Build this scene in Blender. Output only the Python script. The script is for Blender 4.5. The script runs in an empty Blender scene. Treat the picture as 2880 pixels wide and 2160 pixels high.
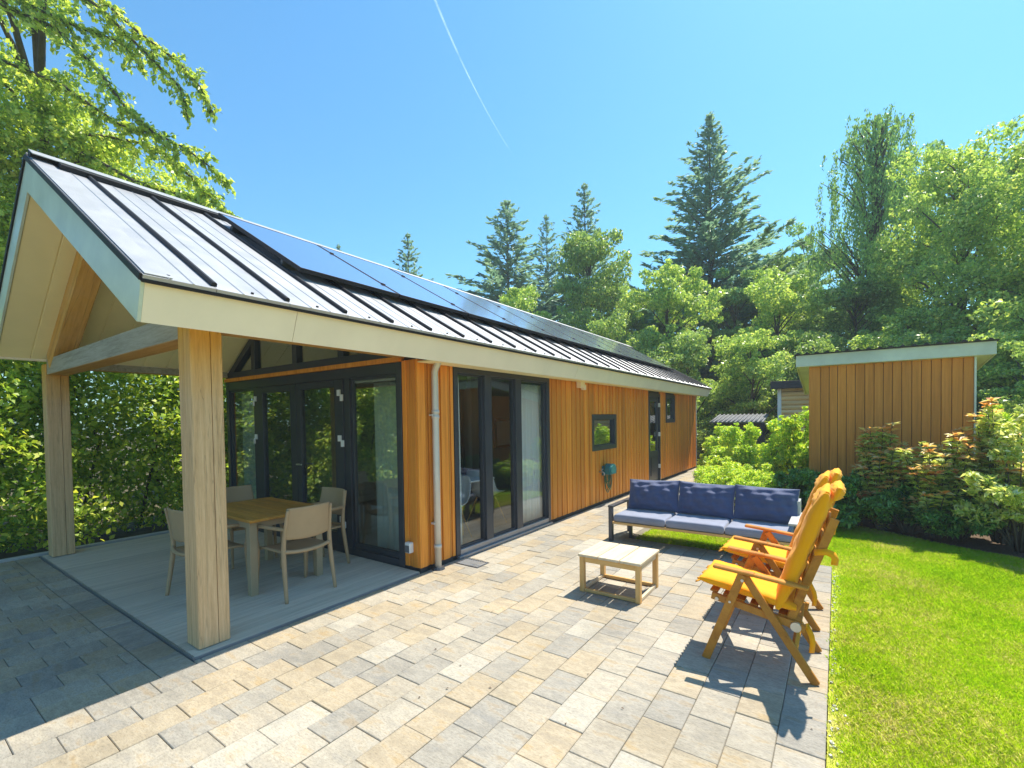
import bpy, math, random
import numpy as np
from mathutils import Vector, Matrix

random.seed(7)
RNG = np.random.default_rng(7)
SC = bpy.context.scene
COL = SC.collection

# ------------------------------------------------------------------ camera
cam_d = bpy.data.cameras.new('camera')
cam = bpy.data.objects.new('camera', cam_d)
COL.objects.link(cam)
SC.camera = cam
cam_d.sensor_width = 36.0
cam_d.lens = 1305.4 / 2880.0 * 36.0
cam_d.shift_y = (1208.06 - 1080.0) / 2880.0
cam_d.clip_start = 0.05
cam_d.clip_end = 30000.0
_y, _p, _r = math.radians(35.005), math.radians(-1.36), math.radians(-0.867)
_F = Vector((-math.sin(_y) * math.cos(_p), math.cos(_y) * math.cos(_p), math.sin(_p)))
_R = Vector((math.cos(_y), math.sin(_y), 0.0))
_U = _R.cross(_F)
_R2 = _R * math.cos(_r) + _U * math.sin(_r)
_U2 = -_R * math.sin(_r) + _U * math.cos(_r)
_m = Matrix((( _R2.x, _U2.x, -_F.x, 3.663), (_R2.y, _U2.y, -_F.y, -3.479), (_R2.z, _U2.z, -_F.z, 1.65), (0, 0, 0, 1)))
cam.matrix_world = _m

# ------------------------------------------------------------------ sky, sun, exposure
SUN_DIR = Vector((0.152, 0.555, 1.0)).normalized()
elev = math.asin(SUN_DIR.z)
azim = math.atan2(SUN_DIR.x, SUN_DIR.y)          # clockwise from +Y
world = bpy.data.worlds.new('World')
SC.world = world
world.use_nodes = True
wn = world.node_tree
wn.nodes.clear()
w_out = wn.nodes.new('ShaderNodeOutputWorld')
w_bg = wn.nodes.new('ShaderNodeBackground')
w_sky = wn.nodes.new('ShaderNodeTexSky')
w_sky.sky_type = 'NISHITA'
w_sky.sun_disc = False
w_sky.sun_elevation = elev
w_sky.sun_rotation = azim
w_sky.air_density = 1.3
w_sky.dust_density = 0.6
w_sky.ozone_density = 1.6
w_bg.inputs['Strength'].default_value = 0.15
w_tint = wn.nodes.new('ShaderNodeMix')
w_tint.data_type = 'RGBA'
w_tint.blend_type = 'MULTIPLY'
w_tint.inputs[0].default_value = 1.0
w_tint.inputs[7].default_value = (0.37, 0.71, 0.85, 1)
wn.links.new(w_sky.outputs[0], w_tint.inputs[6])
wn.links.new(w_tint.outputs[2], w_bg.inputs['Color'])
wn.links.new(w_bg.outputs[0], w_out.inputs['Surface'])

sun_d = bpy.data.lights.new('sun', 'SUN')
sun_d.energy = 5.0
sun_d.angle = math.radians(0.53)
sun_d.color = (1.0, 0.93, 0.80)
sun = bpy.data.objects.new('sun', sun_d)
COL.objects.link(sun)
sun.rotation_euler = SUN_DIR.to_track_quat('Z', 'Y').to_euler()
sun.location = (4, 8, 20)

SC.view_settings.view_transform = 'Standard'
SC.view_settings.look = 'None'
SC.view_settings.exposure = 0.78
SC.view_settings.gamma = 1.0
SC.view_settings.use_curve_mapping = False
SC.render.engine = 'CYCLES'
SC.cycles.max_bounces = 10
SC.cycles.transparent_max_bounces = 16

# ------------------------------------------------------------------ material helpers
class NT:
    def __init__(self, name):
        self.m = bpy.data.materials.new(name)
        self.m.use_nodes = True
        self.t = self.m.node_tree
        self.t.nodes.clear()
        self.out = self.t.nodes.new('ShaderNodeOutputMaterial')
    def n(self, typ, **kw):
        nd = self.t.nodes.new('ShaderNode' + typ)
        for k, v in kw.items():
            setattr(nd, k, v)
        return nd
    def l(self, a, b):
        self.t.links.new(a, b)
    def ramp(self, fac, stops, interp='LINEAR'):
        r = self.n('ValToRGB')
        r.color_ramp.interpolation = interp
        els = r.color_ramp.elements
        while len(els) < len(stops):
            els.new(0.5)
        for e, (p, c) in zip(els, stops):
            e.position = p
            e.color = (c[0], c[1], c[2], 1)
        self.l(fac, r.inputs[0])
        return r.outputs[0]
    def mix(self, fac, a, b, blend='MIX'):
        mx = self.n('Mix', data_type='RGBA', blend_type=blend)
        for sock, v in ((mx.inputs[0], fac), (mx.inputs[6], a), (mx.inputs[7], b)):
            if hasattr(v, 'is_linked'):
                self.l(v, sock)
            elif isinstance(v, (int, float)):
                sock.default_value = v
            else:
                sock.default_value = (v[0], v[1], v[2], 1)
        return mx.outputs[2]
    def math(self, op, a, b=None, clamp=False):
        nd = self.n('Math', operation=op, use_clamp=clamp)
        for s, v in zip(nd.inputs, (a, b)):
            if v is None:
                continue
            if hasattr(v, 'is_linked'):
                self.l(v, s)
            else:
                s.default_value = v
        return nd.outputs[0]
    def coords(self, scale=(1, 1, 1), randomize=True):
        """object coordinates, shifted by the object's random number so that copies differ"""
        tc = self.n('TexCoord')
        mp = self.n('Mapping')
        mp.inputs['Scale'].default_value = scale
        self.l(tc.outputs['Object'], mp.inputs['Vector'])
        if not randomize:
            return mp.outputs[0]
        oi = self.n('ObjectInfo')
        k = self.math('MULTIPLY', oi.outputs['Random'], 37.0)
        va = self.n('VectorMath', operation='ADD')
        self.l(mp.outputs[0], va.inputs[0])
        self.l(k, va.inputs[1])
        return va.outputs[0]
    def noise(self, vec, scale, detail=4, rough=0.55, dist=0.0):
        nz = self.n('TexNoise')
        nz.inputs['Scale'].default_value = scale
        nz.inputs['Detail'].default_value = detail
        nz.inputs['Roughness'].default_value = rough
        nz.inputs['Distortion'].default_value = dist
        self.l(vec, nz.inputs['Vector'])
        return nz.outputs[0]
    def bump(self, h, strength=0.3, dist=0.01):
        b = self.n('Bump')
        b.inputs['Strength'].default_value = strength
        b.inputs['Distance'].default_value = dist
        self.l(h, b.inputs['Height'])
        return b.outputs[0]
    def bsdf(self, col, rough=0.6, metal=0.0, spec=0.5, normal=None, sheen=0.0):
        p = self.n('BsdfPrincipled')
        for s, v in (('Base Color', col), ('Roughness', rough), ('Metallic', metal), ('Specular IOR Level', spec)):
            if hasattr(v, 'is_linked'):
                self.l(v, p.inputs[s])
            elif isinstance(v, (tuple, list)):
                p.inputs[s].default_value = (v[0], v[1], v[2], 1)
            else:
                p.inputs[s].default_value = v
        if sheen:
            p.inputs['Sheen Weight'].default_value = sheen
        if normal is not None:
            self.l(normal, p.inputs['Normal'])
        return p
    def done(self, shader):
        self.l(shader.outputs[0] if hasattr(shader, 'outputs') else shader, self.out.inputs['Surface'])
        return self.m

def plain(name, col, rough=0.5, metal=0.0, spec=0.5, var=0.12, nscale=6.0, bump=0.05):
    """paint, plastic or metal with faint wear"""
    t = NT(name)
    v = t.coords()
    n1 = t.noise(v, nscale, 5, 0.6)
    lo = [c * (1 - var) for c in col]
    hi = [min(1, c * (1 + var)) for c in col]
    c = t.ramp(n1, [(0.3, lo), (0.7, hi)])
    n2 = t.noise(v, 160, 2)
    r = t.math('ADD', t.math('MULTIPLY', n1, 0.2), rough - 0.1)
    return t.done(t.bsdf(c, r, metal, spec, t.bump(n2, bump, 0.002)))

def wood(name, dark, mid, light, stretch=(18, 18, 1.2), rough=0.6, rand=0.35, fine=9.0, crack=0.0, bump=0.25, spec=0.35):
    t = NT(name)
    v = t.coords(stretch)
    n1 = t.noise(v, 1.0, 6, 0.6, 0.4)
    n2 = t.noise(v, fine, 4, 0.7)
    g = t.math('ADD', t.math('MULTIPLY', n1, 0.7), t.math('MULTIPLY', n2, 0.3))
    c = t.ramp(g, [(0.32, dark), (0.5, mid), (0.68, light)])
    oi = t.n('ObjectInfo')
    geo = t.n('NewGeometry')
    rr = t.math('FRACT', t.math('ADD', oi.outputs['Random'], geo.outputs['Random Per Island']))
    k = t.math('ADD', t.math('MULTIPLY', rr, rand), 1 - rand * 0.5)
    cc = t.n('CombineColor')
    for i in range(3):
        t.l(k, cc.inputs[i])
    c = t.mix(1.0, c, cc.outputs[0], 'MULTIPLY')
    h = g
    if crack:
        n3 = t.noise(t.coords((stretch[0] * 0.9, stretch[1] * 0.9, stretch[2] * 0.5)), 0.8, 3, 0.5, 0.6)
        ck = t.math('SUBTRACT', 1.0, t.math('MULTIPLY', t.math('ABSOLUTE', t.math('SUBTRACT', n3, 0.5)), 45.0), True)
        c = t.mix(t.math('MULTIPLY', ck, crack), c, [x * 0.3 for x in dark])
        h = t.math('SUBTRACT', g, t.math('MULTIPLY', ck, 0.6))
    return t.done(t.bsdf(c, rough, 0, spec, t.bump(h, bump, 0.004)))

LEAF_GAIN = 3.2
def leaf_mat(name, stops, trans=0.45, rough=0.5, tint=(0.84, 1.0, 0.34), big=0.5):
    """foliage: colour differs leaf by leaf and branch by branch; light shines through"""
    t = NT(name)
    geo = t.n('NewGeometry')
    tc = t.n('TexCoord')
    nz = t.noise(tc.outputs['Object'], big, 2)
    f = t.math('ADD', t.math('MULTIPLY', geo.outputs['Random Per Island'], 0.6), t.math('MULTIPLY', nz, 0.4))
    n = len(stops)
    c = t.ramp(f, [(0.15 + 0.7 * i / (n - 1), [min(0.9, q * LEAF_GAIN) for q in s]) for i, s in enumerate(stops)])
    p = t.bsdf(c, max(0.3, rough - 0.12), 0, 0.6)
    tr = t.n('BsdfTranslucent')
    t.l(t.mix(1.0, c, [min(1, x * 1.6) for x in tint], 'MULTIPLY'), tr.inputs['Color'])
    ms = t.n('MixShader')
    ms.inputs[0].default_value = min(0.6, trans * 1.3)
    t.l(p.outputs[0], ms.inputs[1])
    t.l(tr.outputs[0], ms.inputs[2])
    return t.done(ms)

def glass_mat(name, tint=(0.80, 0.86, 0.84), base=0.075):
    t = NT(name)
    lw = t.n('LayerWeight')
    lw.inputs['Blend'].default_value = 0.5
    f = t.math('ADD', t.math('MULTIPLY', t.math('POWER', lw.outputs['Facing'], 4.0), 0.9), base, True)
    tr = t.n('BsdfTransparent')
    tr.inputs[0].default_value = (*tint, 1)
    gl = t.n('BsdfGlossy')
    gl.inputs['Roughness'].default_value = 0.0
    gl.inputs['Color'].default_value = (0.95, 0.98, 1, 1)
    ms = t.n('MixShader')
    t.l(f, ms.inputs[0])
    t.l(tr.outputs[0], ms.inputs[1])
    t.l(gl.outputs[0], ms.inputs[2])
    return t.done(ms)

def fabric(name, col, var=0.12, rough=0.85, sheen=0.2):
    t = NT(name)
    v = t.coords()
    n1 = t.noise(v, 5, 4)
    w = t.noise(v, 420, 2)
    c = t.ramp(n1, [(0.3, [x * (1 - var) for x in col]), (0.7, [min(1, x * (1 + var)) for x in col])])
    return t.done(t.bsdf(c, rough, 0, 0.25, t.bump(t.math('ADD', t.math('MULTIPLY', n1, 2.0), t.math('MULTIPLY', w, 0.3)), 0.35, 0.008), sheen))

def paver_mat():
    t = NT('concrete_paver')
    oi = t.n('ObjectInfo')
    geo = t.n('NewGeometry')
    r = t.math('FRACT', t.math('ADD', oi.outputs['Random'], geo.outputs['Random Per Island']))
    base = t.ramp(r, [(0.0, (0.34, 0.315, 0.275)), (0.13, (0.44, 0.385, 0.30)), (0.27, (0.50, 0.385, 0.235)), (0.40, (0.38, 0.345, 0.29)),
                      (0.52, (0.52, 0.455, 0.355)), (0.66, (0.47, 0.40, 0.30)), (0.78, (0.50, 0.395, 0.25)), (0.90, (0.56, 0.51, 0.42))], 'CONSTANT')
    tc = t.n('TexCoord')
    mp = t.n('Mapping')
    mp.inputs['Scale'].default_value = (3.0, 8.0, 3.0)
    t.l(tc.outputs['Object'], mp.inputs['Vector'])
    va = t.n('VectorMath', operation='ADD')
    t.l(mp.outputs[0], va.inputs[0])
    t.l(t.math('MULTIPLY', r, 91.0), va.inputs[1])
    n1 = t.noise(va.outputs[0], 1.8, 5, 0.62)
    streak = t.ramp(n1, [(0.33, (0.36, 0.355, 0.34)), (0.45, (0.46, 0.42, 0.35)), (0.54, (0.60, 0.56, 0.48)), (0.66, (0.55, 0.40, 0.22))])
    c = t.mix(1.0, t.mix(0.38, base, streak), (0.74, 0.735, 0.725), 'MULTIPLY')
    sp = t.noise(va.outputs[0], 16, 4, 0.75)
    c = t.mix(1.0, c, t.ramp(sp, [(0.26, (0.62, 0.61, 0.60)), (0.5, (1, 1, 1)), (0.74, (1.2, 1.19, 1.16))]), 'MULTIPLY')
    pw_ = t.n('NewGeometry')
    pat_ = t.noise(pw_.outputs['Position'], 1.1, 4, 0.6)
    c = t.mix(1.0, c, t.ramp(pat_, [(0.3, (0.80, 0.80, 0.79)), (0.5, (1, 1, 1)), (0.7, (1.12, 1.11, 1.09))]), 'MULTIPLY')
    dirt = t.noise(pw_.outputs['Position'], 9, 5, 0.65)
    c = t.mix(t.math('MULTIPLY', t.math('MULTIPLY', t.math('SUBTRACT', dirt, 0.58, True), 6.0, True), 0.35), c, (0.2, 0.18, 0.14))
    return t.done(t.bsdf(c, 0.85, 0, 0.3, t.bump(sp, 0.35, 0.004)))

def lawn_mat(name, blade):
    t = NT(name)
    tc = t.n('TexCoord')
    pos = t.n('NewGeometry')
    n1 = t.noise(pos.outputs['Position'], 0.85, 3, 0.55, 0.3)
    n2 = t.noise(pos.outputs['Position'], 5.5, 3, 0.6)
    f = t.math('ADD', t.math('MULTIPLY', n1, 0.7), t.math('MULTIPLY', n2, 0.3))
    if blade:
        r = pos.outputs['Random Per Island']
        f = t.math('ADD', t.math('MULTIPLY', r, 0.22), t.math('MULTIPLY', f, 0.86))
        c = t.ramp(f, [(0.36, (0.42, 0.70, 0.008)), (0.50, (0.58, 0.82, 0.012)), (0.60, (0.68, 0.79, 0.05)), (0.69, (0.86, 0.80, 0.26)), (0.80, (0.92, 0.82, 0.46))])
        p = t.bsdf(c, 0.55, 0, 0.25)
        tr = t.n('BsdfTranslucent')
        t.l(c, tr.inputs['Color'])
        ms = t.n('MixShader')
        ms.inputs[0].default_value = 0.42
        t.l(p.outputs[0], ms.inputs[1])
        t.l(tr.outputs[0], ms.inputs[2])
        return t.done(ms)
    c = t.ramp(f, [(0.35, (0.30, 0.42, 0.02)), (0.6, (0.46, 0.46, 0.08)), (0.8, (0.56, 0.47, 0.24))])
    return t.done(t.bsdf(c, 0.95, 0, 0.1, t.bump(t.noise(pos.outputs['Position'], 60, 4), 0.6, 0.02)))

MAT = {}
def build_materials():
    M = MAT
    M['paver'] = paver_mat()
    def joints():
        t = NT('joint_sand')
        g_ = t.n('NewGeometry')
        n_ = t.noise(g_.outputs['Position'], 1.3, 4, 0.6)
        f_ = t.noise(g_.outputs['Position'], 60, 3)
        c_ = t.ramp(n_, [(0.35, (0.10, 0.095, 0.05)), (0.5, (0.17, 0.15, 0.12)), (0.68, (0.30, 0.26, 0.19))])
        return t.done(t.bsdf(c_, 0.95, 0, 0.1, t.bump(f_, 0.5, 0.004)))
    M['bed'] = joints()
    M['soil'] = plain('forest_soil', (0.10, 0.085, 0.05), 0.95, 0, 0.1, 0.4, 3, 0.5)
    M['bark_mulch'] = plain('bark_mulch', (0.12, 0.085, 0.06), 0.95, 0, 0.1, 0.5, 45, 0.9)
    M['lawn'] = lawn_mat('lawn_soil', False)
    M['blade'] = lawn_mat('grass_blade', True)
    M['deck'] = wood('composite_deck', (0.44, 0.38, 0.30), (0.56, 0.49, 0.39), (0.64, 0.57, 0.46), (30, 1.0, 30), 0.75, 0.16, 8, 0, 0.3, 0.25)
    M['clad'] = wood('larch_cladding', (0.58, 0.18, 0.020), (0.80, 0.278, 0.030), (0.90, 0.365, 0.05), (26, 26, 1.0), 0.5, 0.34, 7, 0, 0.2)
    M['shed_clad'] = wood('shed_cladding', (0.48, 0.175, 0.025), (0.63, 0.24, 0.036), (0.73, 0.31, 0.055), (24, 24, 1.0), 0.6, 0.18, 7, 0, 0.25)
    # oak: greyed by weather lower down, still honey-coloured high up under the roof
    def oak(name, stretch, grey):
        t = NT(name)
        v = t.coords(stretch, False)
        n1 = t.noise(v, 1.0, 6, 0.62, 0.5)
        n2 = t.noise(v, 8.0, 4, 0.7)
        g = t.math('ADD', t.math('MULTIPLY', n1, 0.6), t.math('MULTIPLY', n2, 0.4))
        cg = t.ramp(g, [(0.3, (0.44, 0.275, 0.135)), (0.5, (0.66, 0.43, 0.225)), (0.7, (0.78, 0.55, 0.315))])
        ch = t.ramp(g, [(0.3, (0.50, 0.23, 0.03)), (0.5, (0.70, 0.35, 0.045)), (0.7, (0.80, 0.44, 0.08))])
        pos = t.n('NewGeometry')
        sx = t.n('SeparateXYZ')
        t.l(pos.outputs['Position'], sx.inputs[0])
        big = t.noise(pos.outputs['Position'], 2.5, 3)
        if grey:
            f = t.math('ADD', t.math('MULTIPLY', t.math('SUBTRACT', sx.outputs['Z'], 1.80), 1.9), t.math('SUBTRACT', big, 0.55), True)
        else:
            f = t.math('ADD', 0.75, t.math('SUBTRACT', big, 0.5), True)
        c = t.mix(f, cg, ch)
        n3 = t.noise(t.coords(tuple(s * 0.55 for s in stretch), False), 0.7, 3, 0.5, 0.5)
        ck = t.math('SUBTRACT', 1.0, t.math('MULTIPLY', t.math('ABSOLUTE', t.math('SUBTRACT', n3, 0.5)), 80.0), True)
        c = t.mix(t.math('MULTIPLY', ck, 0.28), c, (0.10, 0.07, 0.04))
        h = t.math('SUBTRACT', g, t.math('MULTIPLY', ck, 0.6))
        return t.done(t.bsdf(c, 0.75, 0, 0.25, t.bump(h, 0.4, 0.006)))
    M['oak_post'] = oak('oak_post', (42, 42, 1.8), True)
    M['oak_rafter'] = oak('oak_rafter', (1.2, 24, 24), False)
    def oak_beam():
        t = NT('oak_beam')
        v = t.coords((1.3, 20, 20), False)
        n1 = t.noise(v, 1.0, 6, 0.62, 0.5)
        n2 = t.noise(v, 7.0, 4, 0.7)
        g = t.math('ADD', t.math('MULTIPLY', n1, 0.6), t.math('MULTIPLY', n2, 0.4))
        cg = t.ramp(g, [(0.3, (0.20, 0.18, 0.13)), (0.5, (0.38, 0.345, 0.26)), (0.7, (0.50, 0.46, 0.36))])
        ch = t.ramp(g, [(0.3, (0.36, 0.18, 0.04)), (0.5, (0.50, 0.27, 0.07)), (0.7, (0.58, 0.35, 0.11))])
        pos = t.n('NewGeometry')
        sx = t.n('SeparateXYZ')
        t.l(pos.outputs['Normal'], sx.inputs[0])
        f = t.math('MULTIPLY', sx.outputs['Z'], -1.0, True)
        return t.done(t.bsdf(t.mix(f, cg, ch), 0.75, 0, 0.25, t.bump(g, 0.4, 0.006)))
    M['oak_beam'] = oak_beam()
    M['cream'] = plain('cream_fascia', (0.95, 0.81, 0.60), 0.45, 0, 0.4, 0.05, 2.0, 0.04)
    M['soffit'] = plain('cream_soffit', (0.92, 0.79, 0.44), 0.55, 0, 0.4, 0.05, 2.0, 0.05)
    M['rake'] = plain('shaded_rake', (0.58, 0.64, 0.52), 0.35, 0, 0.5, 0.16, 2.2, 0.05)  # cool shade on front-facing boards put into the colour, plus worn patches
    M['sheet'] = plain('glare_grey_sheet', (0.44, 0.435, 0.445), 0.42, 0.25, 0.6, 0.08, 4.0, 0.08)  # dark steel sheets; the sun's glare is put into this light grey
    M['rib'] = plain('black_roof_rib', (0.016, 0.016, 0.020), 0.6, 0.0, 0.3, 0.2, 5.0, 0.05)
    M['anthracite'] = plain('anthracite_frame', (0.042, 0.046, 0.058), 0.35, 0, 0.5, 0.12, 4.0, 0.04)
    M['grey_sill'] = plain('grey_aluminium', (0.30, 0.31, 0.34), 0.35, 0.6, 0.5, 0.1, 4.0, 0.03)
    M['zinc'] = plain('zinc_pipe', (0.62, 0.60, 0.55), 0.45, 0.35, 0.5, 0.07, 5.0, 0.1)
    M['white'] = plain('white_paint', (0.78, 0.78, 0.76), 0.4, 0, 0.5, 0.04, 3.0, 0.03)
    M['glass'] = glass_mat('window_glass', (0.97, 0.98, 0.975), 0.05)
    M['door_glass'] = glass_mat('door_glass', (0.86, 0.90, 0.88), 0.19)
    def solar():
        t = NT('solar_glass')
        tc = t.n('TexCoord')
        br = t.n('TexBrick')
        br.offset = 0
        br.inputs['Scale'].default_value = 1.0
        br.inputs['Color1'].default_value = (0.008, 0.012, 0.04, 1)
        br.inputs['Color2'].default_value = (0.010, 0.014, 0.05, 1)
        br.inputs['Mortar'].default_value = (0.02, 0.024, 0.05, 1)
        br.inputs['Mortar Size'].default_value = 0.004
        br.inputs['Brick Width'].default_value = 0.16
        br.inputs['Row Height'].default_value = 0.16
        t.l(tc.outputs['Object'], br.inputs['Vector'])
        p = t.bsdf(t.mix(0.88, br.outputs['Color'], (0.66, 0.70, 1.0)), 0.20, 0.9, 0.6)
        p.inputs['Coat Weight'].default_value = 1.0
        p.inputs['Coat Roughness'].default_value = 0.12
        p.inputs['Coat IOR'].default_value = 1.8
        return t.done(p)
    M['solar'] = solar()
    M['inner_wall'] = plain('plaster_taupe', (0.34, 0.32, 0.295), 0.9, 0, 0.2, 0.05, 2, 0.05)
    M['inner_white'] = plain('plaster_white', (0.72, 0.72, 0.70), 0.9, 0, 0.2, 0.03, 2, 0.05)
    M['inner_floor'] = wood('laminate_floor', (0.25, 0.18, 0.12), (0.33, 0.25, 0.17), (0.40, 0.31, 0.22), (12, 1.2, 12), 0.45, 0.2)
    def curtain():
        t = NT('curtain_cloth')
        v = t.coords()
        n = t.noise(v, 300, 2)
        d = t.bsdf((0.90, 0.93, 0.89), 0.9, 0, 0.1, t.bump(n, 0.1, 0.002))
        tr = t.n('BsdfTranslucent')
        tr.inputs[0].default_value = (0.75, 0.82, 0.78, 1)
        ms = t.n('MixShader')
        ms.inputs[0].default_value = 0.35
        t.l(d.outputs[0], ms.inputs[1])
        t.l(tr.outputs[0], ms.inputs[2])
        return t.done(ms)
    M['curtain'] = curtain()
    M['resin'] = plain('taupe_resin', (0.44, 0.30, 0.165), 0.55, 0, 0.4, 0.05, 8, 0.1)
    M['table_metal'] = plain('beige_metal', (0.40, 0.315, 0.195), 0.45, 0, 0.4, 0.05, 6, 0.05)
    M['teak'] = wood('oiled_teak', (0.40, 0.17, 0.03), (0.58, 0.28, 0.05), (0.70, 0.37, 0.09), (2.0, 26, 26), 0.42, 0.3)
    M['pale_x'] = wood('pale_acacia_x', (0.52, 0.28, 0.085), (0.68, 0.40, 0.14), (0.78, 0.50, 0.21), (1.5, 24, 24), 0.6, 0.22)
    M['pale_y'] = wood('pale_acacia_y', (0.48, 0.37, 0.24), (0.60, 0.49, 0.34), (0.68, 0.58, 0.43), (24, 1.5, 24), 0.65, 0.22)
    M['pale_z'] = wood('pale_acacia_z', (0.52, 0.28, 0.085), (0.68, 0.40, 0.14), (0.78, 0.50, 0.21), (24, 24, 1.5), 0.6, 0.22)
    M['recliner'] = wood('orange_eucalyptus', (0.36, 0.125, 0.015), (0.52, 0.20, 0.025), (0.62, 0.27, 0.04), (9, 9, 9), 0.45, 0.25)
    M['sofa_metal'] = plain('charcoal_aluminium', (0.075, 0.075, 0.085), 0.4, 0.3, 0.5, 0.1, 6, 0.05)
    M['sofa_grey'] = plain('silver_arm_board', (0.42, 0.42, 0.41), 0.5, 0.1, 0.5, 0.1, 6, 0.05)
    M['navy'] = fabric('navy_fabric', (0.07, 0.088, 0.175), 0.10, 0.75, 0.35)
    M['grey_fab'] = fabric('blue_grey_fabric', (0.24, 0.255, 0.33), 0.10, 0.8, 0.3)
    M['yellow'] = fabric('yellow_fabric', (1.0, 0.385, 0.002), 0.06, 0.8, 0.1)
    M['teal'] = plain('teal_plastic', (0.02, 0.17, 0.19), 0.4, 0, 0.5, 0.15, 6, 0.05)
    M['hose'] = plain('green_hose', (0.06, 0.16, 0.08), 0.45, 0, 0.5, 0.2, 20, 0.05)
    M['steel'] = plain('steel', (0.55, 0.55, 0.55), 0.3, 0.9, 0.5, 0.1, 6, 0.03)
    M['dark_metal'] = plain('dark_metal', (0.10, 0.10, 0.105), 0.5, 0.6, 0.5, 0.2, 20, 0.1)
    M['bark'] = wood('tree_bark', (0.045, 0.038, 0.03), (0.095, 0.08, 0.06), (0.15, 0.13, 0.10), (6, 6, 1.5), 0.95, 0.2, 6, 0, 0.9)
    M['log'] = wood('pale_log_siding', (0.72, 0.44, 0.17), (0.86, 0.58, 0.27), (0.92, 0.68, 0.38), (1.5, 20, 20), 0.7, 0.2)
    M['dark_roof'] = plain('dark_roof_felt', (0.06, 0.055, 0.055), 0.85, 0, 0.2, 0.25, 8, 0.4)
    M['tile_grey'] = plain('grey_roof_tile', (0.13, 0.135, 0.145), 0.6, 0, 0.3, 0.2, 6, 0.2)
    M['stem'] = M['bark']
    M['beech'] = leaf_mat('beech_leaf', [(0.06, 0.10, 0.025), (0.13, 0.175, 0.035), (0.21, 0.25, 0.05), (0.31, 0.33, 0.09)], 0.42)
    M['hedge'] = leaf_mat('hedge_leaf', [(0.045, 0.085, 0.018), (0.10, 0.155, 0.024), (0.18, 0.225, 0.032), (0.29, 0.30, 0.05)], 0.42)
    M['bright'] = leaf_mat('bright_leaf', [(0.055, 0.10, 0.03), (0.12, 0.175, 0.05), (0.20, 0.255, 0.07), (0.30, 0.34, 0.10)], 0.42)
    M['mid'] = leaf_mat('mid_leaf', [(0.045, 0.085, 0.03), (0.085, 0.135, 0.042), (0.135, 0.18, 0.055), (0.19, 0.225, 0.075)], 0.40)
    M['greyish'] = leaf_mat('grey_green_leaf', [(0.05, 0.095, 0.035), (0.09, 0.15, 0.05), (0.14, 0.20, 0.07), (0.19, 0.25, 0.10)], 0.35)
    M['needle'] = leaf_mat('hazed_needle', [(0.045, 0.085, 0.062), (0.075, 0.125, 0.085), (0.105, 0.155, 0.10), (0.14, 0.19, 0.12)], 0.35, 0.6, (0.7, 1.0, 0.5))  # distance haze put into the needle colour: lighter and bluer green
    M['willow'] = leaf_mat('weeping_leaf', [(0.05, 0.10, 0.035), (0.085, 0.145, 0.05), (0.125, 0.19, 0.06), (0.17, 0.235, 0.08)], 0.38)
    M['shrub_lime'] = leaf_mat('lime_shrub_leaf', [(0.08, 0.15, 0.02), (0.16, 0.24, 0.025), (0.25, 0.32, 0.04), (0.34, 0.38, 0.06)], 0.38)
    M['shrub_dark'] = leaf_mat('dark_shrub_leaf', [(0.020, 0.055, 0.015), (0.040, 0.095, 0.022), (0.07, 0.14, 0.03), (0.12, 0.19, 0.04)], 0.22, 0.35)
    M['red_leaf'] = leaf_mat('red_tip_leaf', [(0.30, 0.085, 0.03), (0.36, 0.15, 0.06), (0.38, 0.22, 0.10), (0.33, 0.27, 0.15)], 0.35)
    M['pale_shrub'] = leaf_mat('pale_shrub_leaf', [(0.09, 0.13, 0.03), (0.18, 0.22, 0.05), (0.30, 0.31, 0.10), (0.40, 0.38, 0.20)], 0.35)
    def contrail():
        t = NT('contrail_ice')
        tc = t.n('TexCoord')
        nz = t.noise(tc.outputs['Object'], 0.004, 4)
        tr = t.n('BsdfTransparent')
        df = t.n('BsdfTranslucent')
        df.inputs[0].default_value = (0.95, 0.95, 0.95, 1)
        d2 = t.n('BsdfDiffuse')
        d2.inputs[0].default_value = (0.95, 0.95, 0.95, 1)
        a = t.n('AddShader')
        t.l(df.outputs[0], a.inputs[0])
        t.l(d2.outputs[0], a.inputs[1])
        ms = t.n('MixShader')
        t.l(t.math('MULTIPLY', t.math('SUBTRACT', nz, 0.25, True), 0.4), ms.inputs[0])
        t.l(tr.outputs[0], ms.inputs[1])
        t.l(a.outputs[0], ms.inputs[2])
        return t.done(ms)
    M['contrail'] = contrail()
build_materials()

# ------------------------------------------------------------------ object helpers
def link(o, parent=None):
    COL.objects.link(o)
    if parent is not None:
        o.parent = parent
    return o

def tag(o, label=None, cat=None, group=None, kind=None):
    if label: o['label'] = label
    if cat: o['category'] = cat
    if group: o['group'] = group
    if kind: o['kind'] = kind
    return o

def empty(name, loc=(0, 0, 0), rz=0.0, parent=None):
    o = bpy.data.objects.new(name, None)
    o.empty_display_size = 0.1
    o.location = loc
    o.rotation_euler = (0, 0, rz)
    return link(o, parent)

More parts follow.
